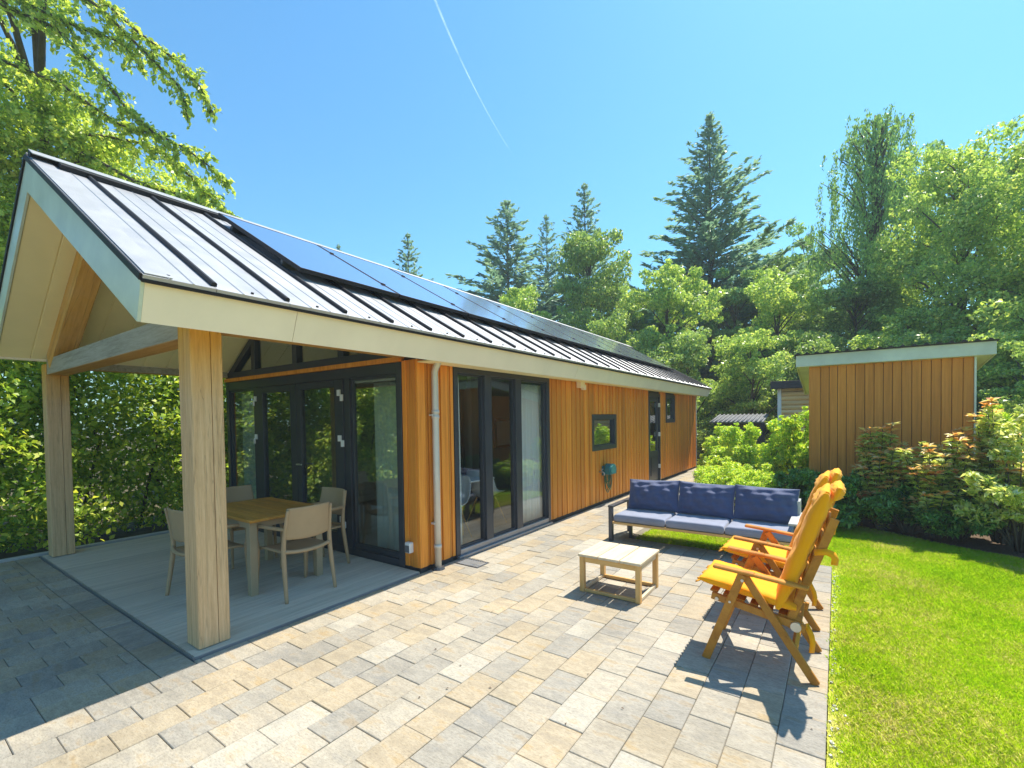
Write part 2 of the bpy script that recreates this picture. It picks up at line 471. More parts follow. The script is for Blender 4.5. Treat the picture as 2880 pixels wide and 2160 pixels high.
class MB:
    """collects shapes; build() makes ONE mesh object"""
    def __init__(self):
        self.v = []
        self.f = []
    def add(self, vs, fs, mtx=None):
        b = len(self.v)
        if mtx is not None:
            vs = [mtx @ Vector(p) for p in vs]
        self.v += [tuple(p) for p in vs]
        self.f += [tuple(b + i for i in f) for f in fs]
        return self
    def box(self, x0, x1, y0, y1, z0, z1, c=0.0, mtx=None):
        """box, edges chamfered by c"""
        lo = (min(x0, x1), min(y0, y1), min(z0, z1))
        hi = (max(x0, x1), max(y0, y1), max(z0, z1))
        if c <= 0:
            vs = [(hi[0] if i & 1 else lo[0], hi[1] if i & 2 else lo[1], hi[2] if i & 4 else lo[2]) for i in range(8)]
            return self.add(vs, [(0, 2, 3, 1), (4, 5, 7, 6), (0, 1, 5, 4), (2, 6, 7, 3), (0, 4, 6, 2), (1, 3, 7, 5)], mtx)
        c = min(c, 0.45 * min(hi[i] - lo[i] for i in range(3)))
        vs = []
        idx = {}
        for i in range(8):
            s = [(i >> k) & 1 for k in range(3)]
            for a in range(3):
                p = []
                for k in range(3):
                    q = hi[k] if s[k] else lo[k]
                    if k != a:
                        q += -c if s[k] else c
                    p.append(q)
                idx[(i, a)] = len(vs)
                vs.append(tuple(p))
        fs = []
        for a in range(3):
            b, d = [k for k in range(3) if k != a]
            for s in (0, 1):
                q = [(s << a) | (t << b) | (u << d) for t, u in ((0, 0), (1, 0), (1, 1), (0, 1))]
                fs.append([idx[(i, a)] for i in q])
            for t in (0, 1):
                for u in (0, 1):
                    i0 = (t << b) | (u << d)
                    i1 = i0 | (1 << a)
                    fs.append([idx[(i0, b)], idx[(i1, b)], idx[(i1, d)], idx[(i0, d)]])
        for i in range(8):
            fs.append([idx[(i, 0)], idx[(i, 1)], idx[(i, 2)]])
        ce = Vector([(lo[k] + hi[k]) / 2 for k in range(3)])
        out = []
        for f in fs:
            p = [Vector(vs[i]) for i in f]
            n = (p[1] - p[0]).cross(p[2] - p[0])
            if n.dot(sum(p, Vector()) / len(p) - ce) < 0:
                f = f[::-1]
            out.append(f)
        return self.add(vs, out, mtx)
    def bar(self, p0, p1, w, h, side=(0, 1, 0), c=0.003):
        """bar from p0 to p1; w across 'side', h across the third direction"""
        p0, p1 = Vector(p0), Vector(p1)
        d = p1 - p0
        L = d.length
        d.normalize()
        s = Vector(side)
        s = (s - d * s.dot(d)).normalized()
        u = d.cross(s)
        m = Matrix(((d.x, s.x, u.x, p0.x), (d.y, s.y, u.y, p0.y), (d.z, s.z, u.z, p0.z), (0, 0, 0, 1)))
        return self.box(0, L, -w / 2, w / 2, -h / 2, h / 2, c, m)
    def tube(self, pts, rad, n=8, cap=True):
        pts = [Vector(p) for p in pts]
        if not hasattr(rad, '__len__'):
            rad = [rad] * len(pts)
        vs, fs = [], []
        prev = None
        for i, p in enumerate(pts):
            d = (pts[min(i + 1, len(pts) - 1)] - pts[max(i - 1, 0)]).normalized()
            if prev is None:
                a = d.orthogonal().normalized()
            else:
                a = (prev - d * prev.dot(d)).normalized()
            prev = a
            b = d.cross(a)
            for k in range(n):
                t = 2 * math.pi * k / n
                vs.append(p + (a * math.cos(t) + b * math.sin(t)) * rad[i])
        for i in range(len(pts) - 1):
            for k in range(n):
                k2 = (k + 1) % n
                fs.append((i * n + k, i * n + k2, (i + 1) * n + k2, (i + 1) * n + k))
        if cap:
            fs.append(tuple(range(n))[::-1])
            fs.append(tuple((len(pts) - 1) * n + k for k in range(n)))
        return self.add(vs, fs)
    def prism(self, poly, axis, a0, a1):
        """polygon extruded along an axis; poly given in the two other axes in order"""
        def P(q, a):
            if axis == 'x': return (a, q[0], q[1])
            if axis == 'y': return (q[0], a, q[1])
            return (q[0], q[1], a)
        n = len(poly)
        ar = sum(poly[i][0] * poly[(i + 1) % n][1] - poly[(i + 1) % n][0] * poly[i][1] for i in range(n))
        if (ar < 0) != (axis == 'y'):
            poly = poly[::-1]
        if a1 < a0:
            a0, a1 = a1, a0
        vs = [P(q, a0) for q in poly] + [P(q, a1) for q in poly]
        fs = [tuple(range(n))[::-1], tuple(range(n, 2 * n))]
        fs += [(i, (i + 1) % n, n + (i + 1) % n, n + i) for i in range(n)]
        return self.add(vs, fs)
    def mesh(self, name, mat, smooth=False):
        me = bpy.data.meshes.new(name)
        me.from_pydata(self.v, [], self.f)
        if smooth:
            me.polygons.foreach_set('use_smooth', [True] * len(me.polygons))
        me.materials.append(MAT[mat] if isinstance(mat, str) else mat)
        me.update()
        return me
    def build(self, name, mat, parent=None, smooth=False):
        return link(bpy.data.objects.new(name, self.mesh(name, mat, smooth)), parent)

def Box(name, mat, parent, *a, c=0.002):
    return MB().box(*a, c=c).build(name, mat, parent)

def copy_tree(o, parent=None):
    c = o.copy()
    link(c, parent)
    for ch in list(o.children):
        copy_tree(ch, c)
    return c

def np_mesh(name, V, nper, mat, parent=None, smooth=False, add_obj=True):
    """many separate little polygons, nper verts each, from a (N,nper,3) array"""
    N = V.shape[0]
    me = bpy.data.meshes.new(name)
    me.vertices.add(N * nper)
    me.vertices.foreach_set('co', V.reshape(-1).astype(np.float32))
    me.loops.add(N * nper)
    me.loops.foreach_set('vertex_index', np.arange(N * nper, dtype=np.int32))
    me.polygons.add(N)
    me.polygons.foreach_set('loop_start', np.arange(0, N * nper, nper, dtype=np.int32))
    if smooth:
        me.polygons.foreach_set('use_smooth', np.ones(N, dtype=bool))
    me.materials.append(MAT[mat] if isinstance(mat, str) else mat)
    me.update(calc_edges=True)
    if not add_obj:
        return me
    return link(bpy.data.objects.new(name, me), parent)

def unit(a):
    return a / np.maximum(np.linalg.norm(a, axis=-1, keepdims=True), 1e-9)

def leaves(P, axis, normal, size, width=0.55, fold=0.18):
    """leaf quads: base, side, tip, side; axis = where the tip points"""
    axis = unit(axis)
    side = unit(np.cross(normal, axis))
    nrm = np.cross(axis, side)
    s = size[:, None]
    base = P - axis * s * 0.5
    tip = P + axis * s * 0.5 - nrm * s * 0.12
    mid = P + axis * s * 0.02 + nrm * s * fold * 0.5
    l = mid - side * s * width * 0.5
    r = mid + side * s * width * 0.5
    return np.stack([base, l, tip, r], axis=1)

def rand_dirs(n, rng=None):
    return unit((rng or RNG).normal(size=(n, 3)))

# ================================================================== THE SETTING
g = MB()
g.add([(-260, -260, -0.09), (260, -260, -0.09), (260, 260, -0.09), (-260, 260, -0.09)], [(0, 1, 2, 3)])
tag(g.build('ground', 'soil'), kind='structure')

# ---- patio paving
PW, PL = 0.209, 0.314
X_EDGE = 3.621
bed = MB()
bed.box(-4.62, 3.612, -7.0, 2.545, -0.085, -0.008)
bed.box(0.002, 1.425, 2.545, 13.0, -0.085, -0.009)
patio = tag(bed.build('patio', 'bed'), kind='structure')
paver_meshes = {}
def paver_mesh(w, l):
    key = (round(w, 3), round(l, 3))
    if key not in paver_meshes:
        m = MB().box(-w / 2 + 0.0016, w / 2 - 0.0016, -l / 2 + 0.0016, l / 2 - 0.0016, -0.05, 0.0, 0.0035)
        paver_meshes[key] = m.mesh('paver', 'paver')
    return paver_meshes[key]
slots = []          # (cx, cy, w, l, rot)
def fill_row(x0, x1, y0, y1, phase, rot=False):
    k = math.floor((y0 - phase) / PL)
    y = phase + k * PL
    while y < y1 - 0.001:
        a, b = max(y, y0), min(y + PL, y1)
        if b - a > 0.03:
            slots.append(((x0 + x1) / 2, (a + b) / 2, x1 - x0, b - a, rot))
        y += PL
nrow = 17
for i in range(nrow):
    x1 = X_EDGE - i * PW
    x0 = x1 - PW
    ph = -1.169 - (0.157 if i % 2 else 0.0)
    yend = 2.56 if x1 > 1.46 else 12.6
    fill_row(x0, x1, -7.0, yend, ph)
xl = X_EDGE - nrow * PW      # left edge of the last full row, next to the deck and the house wall
fill_row(0.004, xl, -2.155, 12.6, -1.169)
fill_row(-0.142, xl, -7.0, -2.36, -1.169 - 0.157)
# header course along the deck, laid across
x = xl
while x > -4.6:
    a = max(x - PL, -4.61)
    if x - a > 0.04:
        slots.append(((a + x) / 2, -2.258, PW - 0.006, x - a, True))
    x -= PL
for i in range(22):
    x1 = -0.142 - i * PW
    x0 = max(x1 - PW, -4.61)
    if x1 - x0 < 0.05: break
    fill_row(x0, x1, -7.0, -2.362, -1.169 - (0.0 if i % 2 else 0.157))
cam_xy = (3.663, -3.479)
def seen(s):
    dx, dy = s[0] - cam_xy[0], s[1] - cam_xy[1]
    fx, fy = -math.sin(_y), math.cos(_y)
    f = dx * fx + dy * fy
    r = dx * fy - dy * fx
    if f < 0.4: return False
    return abs(r / f) < 1.16 and (1.65 / f) < 0.76
hidden_by_house = lambda s: False
vis = sorted([s for s in slots if seen(s)], key=lambda s: math.hypot(s[0] - cam_xy[0], s[1] - cam_xy[1]))
near = set(vis[:300])
rest = MB()
for s in slots:
    cx, cy, w, l, rot = s
    dz = random.uniform(-0.0025, 0.0025)
    if s in near:
        o = bpy.data.objects.new('paver', paver_mesh(w, l))
        o.location = (cx, cy, dz)
        o.rotation_euler = (random.gauss(0, 0.0025), random.gauss(0, 0.0025), (math.pi / 2 if rot else 0) + random.gauss(0, 0.0018))
        link(o, patio)
    else:
        m = Matrix.Translation((cx, cy, dz)) @ Matrix.Rotation(math.pi / 2 if rot else 0, 4, 'Z')
        rest.box(-w / 2 + 0.0016, w / 2 - 0.0016, -l / 2 + 0.0016, l / 2 - 0.0016, -0.05, 0.0, 0.0035, m)
tag(rest.build('paver_field', 'paver', patio), kind='stuff')

# concrete edging between paving and beds (left side)
Box('kerb', 'sofa_grey', None, -4.69, -4.615, -7.0, 0.0, -0.08, 0.03, c=0.006)
tag(bpy.data.objects['kerb'], kind='structure')

# ---- lawn: soil sheet and blades
lw = MB()
lawn_poly = [(3.624, -7), (9.5, -7), (9.5, 3.2), (6.2, 3.65), (5.36, 3.95), (4.6, 4.38), (3.73, 5.05), (3.2, 5.3), (1.43, 5.4), (1.43, 2.563), (3.624, 2.563)]
lw.add([(a, b, -0.022) for a, b in lawn_poly], [tuple(range(len(lawn_poly)))])
lawn = tag(lw.build('lawn', 'lawn'), kind='structure')
def in_lawn(P):
    x, y = P[:, 0], P[:, 1]
    ok = ((x > 3.605 + 0.03 * np.sin(y * 5.3) * np.sin(y * 17.0)) | (y > 2.555)) & (x > 1.43)
    yb = np.interp(x, [1.4, 3.2, 3.73, 4.6, 5.36, 6.2, 9.5], [5.4, 5.3, 5.05, 4.38, 3.95, 3.65, 3.2])
    return ok & (y < yb + 0.06)
def make_grass():
    xs, w = [], []
    parts = []
    for (x0, x1, y0, y1, dens) in ((3.62, 5.2, -1.9, 1.2, 26000), (3.62, 6.4, 1.2, 5.2, 15000), (1.43, 3.64, 2.56, 5.4, 13000), (5.2, 7.2, -1.9, 1.2, 4000)):
        n = int((x1 - x0) * (y1 - y0) * dens)
        P = np.zeros((n, 3))
        P[:, 0] = RNG.uniform(x0, x1, n)
        P[:, 1] = RNG.uniform(y0, y1, n)
        parts.append(P)
    P = np.concatenate(parts)
    P = P[in_lawn(P)]
    # bare, thin strip along the paving
    edge = np.minimum(np.abs(P[:, 0] - 3.63) + (P[:, 1] > 2.55) * 9, 9)
    keep = RNG.random(len(P)) < np.clip(0.12 + np.abs(P[:, 0] - 3.63) / 0.13 + (P[:, 1] > 2.55) * 9, 0, 1)
    P = P[keep]
    n = len(P)
    P[:, 2] = -0.022
    patch = 0.5 + 0.5 * np.sin(P[:, 0] * 2.3 + 1.3 * np.sin(P[:, 1] * 1.1)) * np.sin(P[:, 1] * 1.7 + np.sin(P[:, 0] * 1.9))
    h = RNG.uniform(0.018, 0.042, n) * (0.75 + 0.45 * patch)
    a = RNG.uniform(0, 2 * math.pi, n)
    lean = RNG.uniform(0.1, 0.95, n) * h
    wd = RNG.uniform(0.0022, 0.0042, n)
    dirv = np.stack([np.cos(a), np.sin(a), np.zeros(n)], 1)
    sd = np.stack([-np.sin(a), np.cos(a), np.zeros(n)], 1)
    up = np.array([0, 0, 1.0])
    b0 = P - sd * wd[:, None] * 0.5
    b1 = P + sd * wd[:, None] * 0.5
    midp = P + dirv * (lean * 0.35)[:, None] + up * (h * 0.62)[:, None]
    m1 = midp + sd * wd[:, None] * 0.4
    m0 = midp - sd * wd[:, None] * 0.4
    tip = P + dirv * lean[:, None] + up * h[:, None]
    V = np.stack([b0, b1, m1, tip, m0], 1)
    return np_mesh('grass', V, 5, 'blade')
tag(make_grass(), 'short lawn grass, bright green with dry straw patches', 'grass', kind='stuff')

# planting bed between lawn and shed
bd = MB()
bed_poly = [(1.43, 5.4), (3.2, 5.3), (3.73, 5.05), (4.6, 4.38), (5.36, 3.95), (6.2, 3.65), (9.5, 3.2), (12, 3.2), (12, 13), (1.43, 13)]
bd.add([(a, b, -0.03) for a, b in bed_poly], [tuple(range(len(bed_poly)))])
tag(bd.build('planting_bed', 'bark_mulch'), kind='structure')

# ---- terrace deck
deck = MB()
deck.box(-4.5, -0.004, -2.148, -0.004, -0.06, -0.004)
deck_o = tag(deck.build('terrace_deck', 'dark_metal'), kind='structure')
nb = 31
bw = 4.496 / nb
pm = None
for i in range(nb):
    if pm is None:
        b = MB()
        # board with grooved top
        gro = 7
        prof = [(-bw / 2 + 0.002, -0.003), (-bw / 2 + 0.002, 0.018)]
        for k in range(gro):
            xa = -bw / 2 + 0.006 + (bw - 0.012) * k / gro
            xb = -bw / 2 + 0.006 + (bw - 0.012) * (k + 1) / gro
            prof += [(xa + 0.001, 0.021), (xb - 0.005, 0.021), (xb - 0.004, 0.0185), (xb - 0.001, 0.0185)]
        prof += [(bw / 2 - 0.002, 0.020), (bw / 2 - 0.002, -0.003)]
        b.prism(prof, 'y', -2.140, -0.012)
        pm = b.mesh('plank', 'deck')
    o = bpy.data.objects.new('plank', pm)
    o.location = (-4.498 + bw * (i + 0.5), 0, random.uniform(-0.0006, 0.0006))
    link(o, deck_o)
Box('edge_trim', 'grey_sill', deck_o, -4.5, 0.0, -2.152, -2.143, -0.03, 0.02, c=0.001)
Box('edge_trim', 'grey_sill', deck_o, -0.0015, 0.0035, -2.142, -0.03, -0.03, 0.020, c=0.001)

# ================================================================== HOUSE
house = empty('holiday_house', (0, 0, 0))
tag(house, 'timber-clad holiday house with gabled metal roof and covered porch', 'house')
Y0, YE = 0.0, 11.93
TZ = 2.30
W1 = (0.576, 2.773, 0.0, 2.272)
SW = (4.30, 5.44, 1.026, 1.70)
DR = (7.40, 8.29, 0.0, 2.21)
HW = (8.79, 9.60, 1.48, 2.22)
# plinth
Box('plinth', 'dark_metal', house, -4.28, -0.028, 0.03, YE - 0.02, -0.08, 0.045)

# long wall with its cladding boards
wl = MB()
def core(y0, y1, z0, z1):
    wl.box(-0.15, -0.036, y0, y1, z0, z1)
core(0.06, W1[0], 0.046, 2.34)
core(W1[1], SW[0], 0.046, 2.34)
core(SW[0], SW[1], 0.046, SW[2]); core(SW[0], SW[1], SW[3], 2.34)
core(SW[1], DR[0], 0.046, 2.34)
core(DR[0], DR[1], DR[3], 2.34)
core(DR[1], HW[0], 0.046, 2.34)
core(HW[0], HW[1], 0.046, HW[2]); core(HW[0], HW[1], HW[3], 2.34)
core(HW[1], YE - 0.02, 0.046, 2.34)
core(W1[0], W1[1], W1[3], 2.34)
wall = wl.build('wall', 'dark_metal', house)
pat = [(0.118, 0.0), (0.046, -0.012), (0.118, 0.0), (0.072, -0.010), (0.118, 0.002), (0.046, -0.012), (0.094, -0.002), (0.060, -0.011)]
def clad_strip(y0, y1, z0, z1):
    y = y0
    k = int(y0 * 7)
    ws = []
    while y < y1 - 0.02:
        w, d = pat[k % len(pat)]
        if y + w > y1 - 0.03: w = y1 - y
        ws.append((y, y + w, d))
        y += w
        k += 1
    for a, b, d in ws:
        Box('cladding_board', 'clad', wall, -0.034, d + random.uniform(-0.0015, 0.0015), a + 0.0035, b - 0.0035, z0, z1, c=0.003)
clad_strip(0.002, W1[0] - 0.004, 0.05, TZ)
clad_strip(W1[1] + 0.004, SW[0] - 0.004, 0.05, TZ)
clad_strip(SW[0] - 0.004, SW[1] + 0.004, 0.05, SW[2] - 0.004)
clad_strip(SW[0] - 0.004, SW[1] + 0.004, SW[3] + 0.004, TZ)
clad_strip(SW[1] + 0.004, DR[0] - 0.004, 0.05, TZ)
clad_strip(DR[1] + 0.004, HW[0] - 0.004, 0.05, TZ)
clad_strip(HW[0] - 0.004, HW[1] + 0.004, 0.05, HW[2] - 0.004)
clad_strip(HW[1] + 0.004, YE, 0.05, TZ)
# corner strip on the gable side
gw = MB()
gw.box(-0.235, -0.037, 0.04, 0.15, 0.046, 2.34)
gwall = gw.build('gable_wall', 'dark_metal', house)
for a, b, d in ((-0.243, -0.175, 0.004), (-0.175, -0.125, 0.012), (-0.125, 0.0, 0.0)):
    Box('cladding_board', 'clad', gwall, a + 0.002, b - (0.0355 if b == 0 else 0.002), d - 0.0005, 0.034, 0.05, TZ, c=0.003)
Box('corner_trim', 'white', house, -0.03, 0.012, YE + 0.002, YE + 0.03, 0.03, TZ, c=0.002)

# other walls
ow = MB()
ow.prism([(-4.29, 0.046), (-0.04, 0.046), (-0.04, 2.33), (-2.29, 3.72), (-4.29, 2.40)], 'y', YE - 0.15, YE - 0.02)
ow.box(-4.29, -4.17, 0.06, YE - 0.15, 0.046, 2.40)
ow.build('back_wall', 'shed_clad', house)
# inside lining
il = MB()
il.box(-4.165, -4.15, 0.06, YE - 0.16, 0.05, 2.45)
il.prism([(-4.15, 0.05), (-0.16, 0.05), (-0.16, 2.34), (-2.29, 3.57), (-4.15, 2.38)], 'y', 5.55, 5.65)
il.box(-2.2, -2.1, 3.4, 5.54, 0.05, 3.42)
il.build('inner_wall', 'inner_wall', house)
Box('inner_floor', 'inner_floor', house, -4.16, -0.155, 0.06, YE - 0.16, 0.02, 0.052)
ic = MB()
ic.prism([(-0.04, 2.33), (-2.29, 3.635), (-4.28, 2.35), (-4.28, 2.32), (-2.29, 3.60), (-0.04, 2.30)], 'y', 0.13, YE - 0.16)
ic.build('inner_ceiling', 'inner_white', house)

# frames -------------------------------------------------------------
def window_x(name, y0, y1, z0, z1, muls=(), fw=0.075, glass='glass', sill=False, botfw=None, face=0.008):
    """window in the long wall (faces +x)"""
    o = empty(name, (0, (y0 + y1) / 2, z0), 0, house)
    oy, oz = (y0 + y1) / 2, z0
    xb = -0.11
    bf = botfw or fw
    def B(nm, mt, x0, x1, a, b, c_, d_, ch=0.003):
        return Box(nm, mt, o, x0, x1, a - oy, b - oy, c_ - oz, d_ - oz, c=ch)
    B('jamb', 'anthracite', xb, face, y0, y0 + fw, z0, z1)
    B('jamb', 'anthracite', xb, face, y1 - fw, y1, z0, z1)
    B('head', 'anthracite', xb, face - 0.002, y0 + fw, y1 - fw, z1 - fw, z1)
    B('bottom_rail', 'grey_sill' if sill else 'anthracite', xb, face - 0.002, y0 + fw, y1 - fw, z0, z0 + bf)
    cuts = [y0 + fw]
    for a, b in muls:
        B('mullion', 'anthracite', xb, face - 0.004, a, b, z0 + bf, z1 - fw)
        cuts += [a, b]
    cuts.append(y1 - fw)
    for i in range(0, len(cuts), 2):
        a, b = cuts[i], cuts[i + 1]
        B('glazing_bead', 'anthracite', -0.075, -0.03, a, a + 0.022, z0 + bf, z1 - fw, 0.001)
        B('glazing_bead', 'anthracite', -0.075, -0.03, b - 0.022, b, z0 + bf, z1 - fw, 0.001)
        B('glazing_bead', 'anthracite', -0.0755, -0.0305, a + 0.022, b - 0.022, z1 - fw - 0.022, z1 - fw, 0.001)
        B('glazing_bead', 'anthracite', -0.0755, -0.0305, a + 0.022, b - 0.022, z0 + bf, z0 + bf + 0.022, 0.001)
        B('pane', glass, -0.058, -0.050, a + 0.010, b - 0.010, z0 + bf + 0.010, z1 - fw - 0.010, 0)
    return o
w1 = window_x('triple_window', *W1, muls=((1.16, 1.30), (1.85, 1.99)), fw=0.072, botfw=0.10, sill=True)
Box('sill', 'grey_sill', w1, -0.02, 0.045, -1.09, 1.09, -0.005, 0.035, c=0.003)
window_x('small_window', *SW, fw=0.085, glass='door_glass')
window_x('narrow_window', *HW, fw=0.08, glass='door_glass')
# side door, glazed top, panel below
dz = empty('side_door', (0, 7.845, 0), 0, house)
def DB(nm, mt, *a, c=0.003, par=None): return Box(nm, mt, par or dz, *a, c=c)
DB('frame', 'anthracite', -0.10, 0.008, -0.445, -0.375, 0.0, 2.21)
DB('frame', 'anthracite', -0.10, 0.008, 0.375, 0.445, 0.0, 2.21)
DB('frame', 'anthracite', -0.10, 0.006, -0.375, 0.375, 2.13, 2.21)
leaf = DB('door_leaf', 'anthracite', -0.07, -0.025, -0.372, 0.372, 0.05, 0.80)
DB('stile', 'anthracite', -0.07, -0.022, -0.372, -0.25, 0.80, 2.125)
DB('stile', 'anthracite', -0.07, -0.022, 0.25, 0.372, 0.80, 2.125)
DB('top_rail', 'anthracite', -0.07, -0.0225, -0.25, 0.25, 2.02, 2.125)
DB('raised_panel', 'anthracite', -0.024, -0.012, -0.22, 0.22, 0.20, 0.66, c=0.01)
DB('pane', 'door_glass', -0.050, -0.044, -0.25, 0.25, 0.80, 2.02, c=0)
DB('threshold', 'grey_sill', -0.08, 0.03, -0.375, 0.375, 0.0, 0.045)
hd = MB()
hd.tube([(0.0, -0.31, 0.98), (0.045, -0.31, 0.98), (0.045, -0.20, 0.98)], 0.011, 8)
hd.box(-0.024, -0.012, -0.335, -0.285, 0.88, 1.10, 0.004)
hd.build('handle', 'steel', dz)
for z in (0.35, 1.15, 1.88):
    DB('hinge', 'white', -0.03, 0.022, 0.352, 0.392, z, z + 0.10)

# gable glazing ------------------------------------------------------
gg = empty('gable_glazing', (-2.28, 0.0, 0.02), 0, house)
def G(nm, mt, x0, x1, y0, y1, z0, z1, c=0.003, par=None):
    return Box(nm, mt, par or gg, x0 + 2.28, x1 + 2.28, y0, y1, z0 - 0.02, z1 - 0.02, c=c)
FY0, FY1 = -0.004, 0.10
G('frame_post', 'anthracite', -4.34, -4.265, FY0, FY1, 0.02, 2.29)
G('frame_post', 'anthracite', -0.325, -0.246, FY0, FY1, 0.02, 2.29)
G('head', 'anthracite', -4.265, -0.325, FY0 + 0.002, FY1, 2.165, 2.29)
G('head', 'clad', -4.34, -0.246, FY0 - 0.03, FY1, 2.292, 2.345)
G('head', 'anthracite', -4.34, -0.16, FY0, FY1, 2.347, 2.44)
G('frame_post', 'anthracite', -3.475, -3.385, FY0 + 0.001, FY1, 0.10, 2.165)
G('frame_post', 'anthracite', -1.275, -1.165, FY0 + 0.001, FY1, 0.10, 2.165)
G('bottom_rail', 'anthracite', -4.265, -0.325, FY0 + 0.002, FY1, 0.02, 0.10)
def fixed(x0, x1):
    f = 0.035
    for a, b, c_, d_ in ((x0, x0 + f, 0.10, 2.165), (x1 - f, x1, 0.10, 2.165), (x0 + f, x1 - f, 0.10, 0.16), (x0 + f, x1 - f, 2.13, 2.165)):
        G('glazing_bead', 'anthracite', a, b, 0.02, 0.075, c_, d_, 0.002)
    G('pane', 'door_glass', x0 + 0.02, x1 - 0.02, 0.044, 0.052, 0.13, 2.15, 0)
fixed(-4.265, -3.475)
fixed(-1.165, -0.325)
def door_leaf(x0, x1, hinge_x):
    d = empty('door_leaf', (x0 + 2.28, 0, 0.08), 0, gg)
    w = x1 - x0
    def L(nm, mt, a, b, c_, d_, e, f_, ch=0.003): return Box(nm, mt, d, a, b, c_, d_, e, f_, c=ch)
    s = 0.185 if hinge_x < -2 else 0.13
    sl, sr = (0.19, 0.15) if hinge_x < -2 else (0.10, 0.175)
    H = 2.06
    L('stile', 'anthracite', 0.002, sl, -0.016, 0.06, 0.0, H)
    L('stile', 'anthracite', w - sr, w - 0.002, -0.016, 0.06, 0.0, H)
    L('top_rail', 'anthracite', sl, w - sr, -0.0155, 0.06, H - 0.085, H)
    L('bottom_rail', 'anthracite', sl, w - sr, -0.0155, 0.06, 0.0, 0.16)
    L('pane', 'door_glass', sl, w - sr, 0.018, 0.026, 0.16, H - 0.085, 0)
    for z in (0.30, 1.30, 1.86):
        hx = hinge_x - x0
        L('hinge', 'white', hx - 0.055, hx + 0.005, -0.034, -0.014, z, z + 0.075)
        L('hinge', 'white', hx + (0.005 if hinge_x > -2 else -0.085), hx + (0.052 if hinge_x > -2 else -0.056), -0.034, -0.012, z - 0.065 if True else z, z + 0.015)
    if hinge_x > -2:
        h = MB()
        h.tube([(0.05, -0.016, 0.98), (0.05, -0.06, 0.98), (0.16, -0.06, 0.98)], 0.010, 8)
        h.build('handle', 'steel', d)
    return d
door_leaf(-3.383, -2.312, -3.36)
door_leaf(-2.308, -1.277, -1.32)
# upper glazing in the gable triangle
def under_r(x): return 3.735 - 0.575 * (x + 2.29)     # underside of roof, right slope
def under_l(x): return 3.735 + 0.66 * (x + 2.29)
rf = 0.09
ug = MB()
def rake_bar(xa, xb, fn):
    ug.prism([(xa, fn(xa)), (xb, fn(xb)), (xb, fn(xb) - rf * 1.25), (xa, fn(xa) - rf * 1.25)], 'y', FY0 + 0.001, FY1)
rake_bar(-2.29, -0.16, under_r)
rake_bar(-4.28, -2.29, under_l)
ob = ug.build('rake_frame', 'anthracite', gg)
ob.location = (2.28, 0, -0.02)
def upane(x0, x1):
    def top(x): return min(under_r(x), under_l(x)) - 0.10
    pts = [(x0, 2.44), (x1, 2.44)]
    if top(x1) > 2.45: pts.append((x1, top(x1)))
    if x0 < -2.29 < x1: pts.append((-2.29, top(-2.29)))
    if top(x0) > 2.45: pts.append((x0, top(x0)))
    m = MB().prism(pts, 'y', 0.044, 0.052)
    o = m.build('pane', 'door_glass', gg)
    o.location = (2.28, 0, -0.02)
cuts = [-4.12, -3.47, -2.35, -1.33, -0.45]
for i in range(4):
    upane(cuts[i] + 0.03, cuts[i + 1] - 0.03)
for x in cuts[1:4]:
    t = min(under_r(x), under_l(x)) - 0.09
    G('mullion', 'anthracite', x - 0.055, x + 0.055, FY0 + 0.002, FY1, 2.44, t)
Box('roller_blind', 'white', gg, -1.14 + 2.28, -0.34 + 2.28, 0.055, 0.10, 2.085, 2.13, c=0.006)

# ---- roof ----------------------------------------------------------
YF, YB = -2.484, 12.075
roof = empty('roof', (0, 0, 0), 0, house)
EX, EZ, EXB, EZB = 0.414, 2.487, 0.324, 2.247
RX, RZ, RZB = -2.29, 4.048, 3.75
LX, LZ, LXB, LZB = -4.378, 2.67, -4.29, 2.43
# solid core, a little inside the boards
cr = MB()
cr.prism([(EX - 0.06, EZ + 0.01), (RX, RZ - 0.02), (LX + 0.06, LZ + 0.01), (LXB + 0.05, LZB + 0.055), (RX, RZB + 0.03), (EXB - 0.05, EZB + 0.055)], 'y', YF + 0.03, YB - 0.03)
cr.build('roof_core', 'soffit', roof)
# fascia along both eaves, rake boards on the gable ends
for ya, yb in ((YF + 0.002, -1.562), (-1.558, 2.998), (3.002, 7.498), (7.502, YB - 0.002)):
    f = MB()
    f.prism([(EX, EZ - 0.012), (EXB, EZB), (EXB - 0.022, EZB + 0.006), (EX - 0.05, EZ + 0.006)], 'y', ya, yb)
    f.build('fascia_board', 'cream', roof)
f = MB()
f.prism([(LX, LZ - 0.012), (LXB, LZB), (LXB + 0.022, LZB + 0.006), (LX + 0.05, LZ + 0.006)], 'y', YF + 0.002, YB - 0.002)
f.build('fascia_board', 'cream', roof)
for ya, yb in ((YF - 0.018, YF + 0.001), (YB - 0.001, YB + 0.018)):
    f = MB()
    f.prism([(EX - 0.001, EZ - 0.01), (RX, RZ - 0.012), (RX, RZB), (EXB + 0.001, EZB + 0.001)], 'y', ya, yb)
    f.build('rake_board', 'rake', roof)
    f = MB()
    f.prism([(LX + 0.001, LZ - 0.01), (RX - 0.001, RZ - 0.012), (RX - 0.001, RZB), (LXB - 0.001, LZB + 0.001)], 'y', ya, yb)
    f.build('rake_board', 'rake', roof)
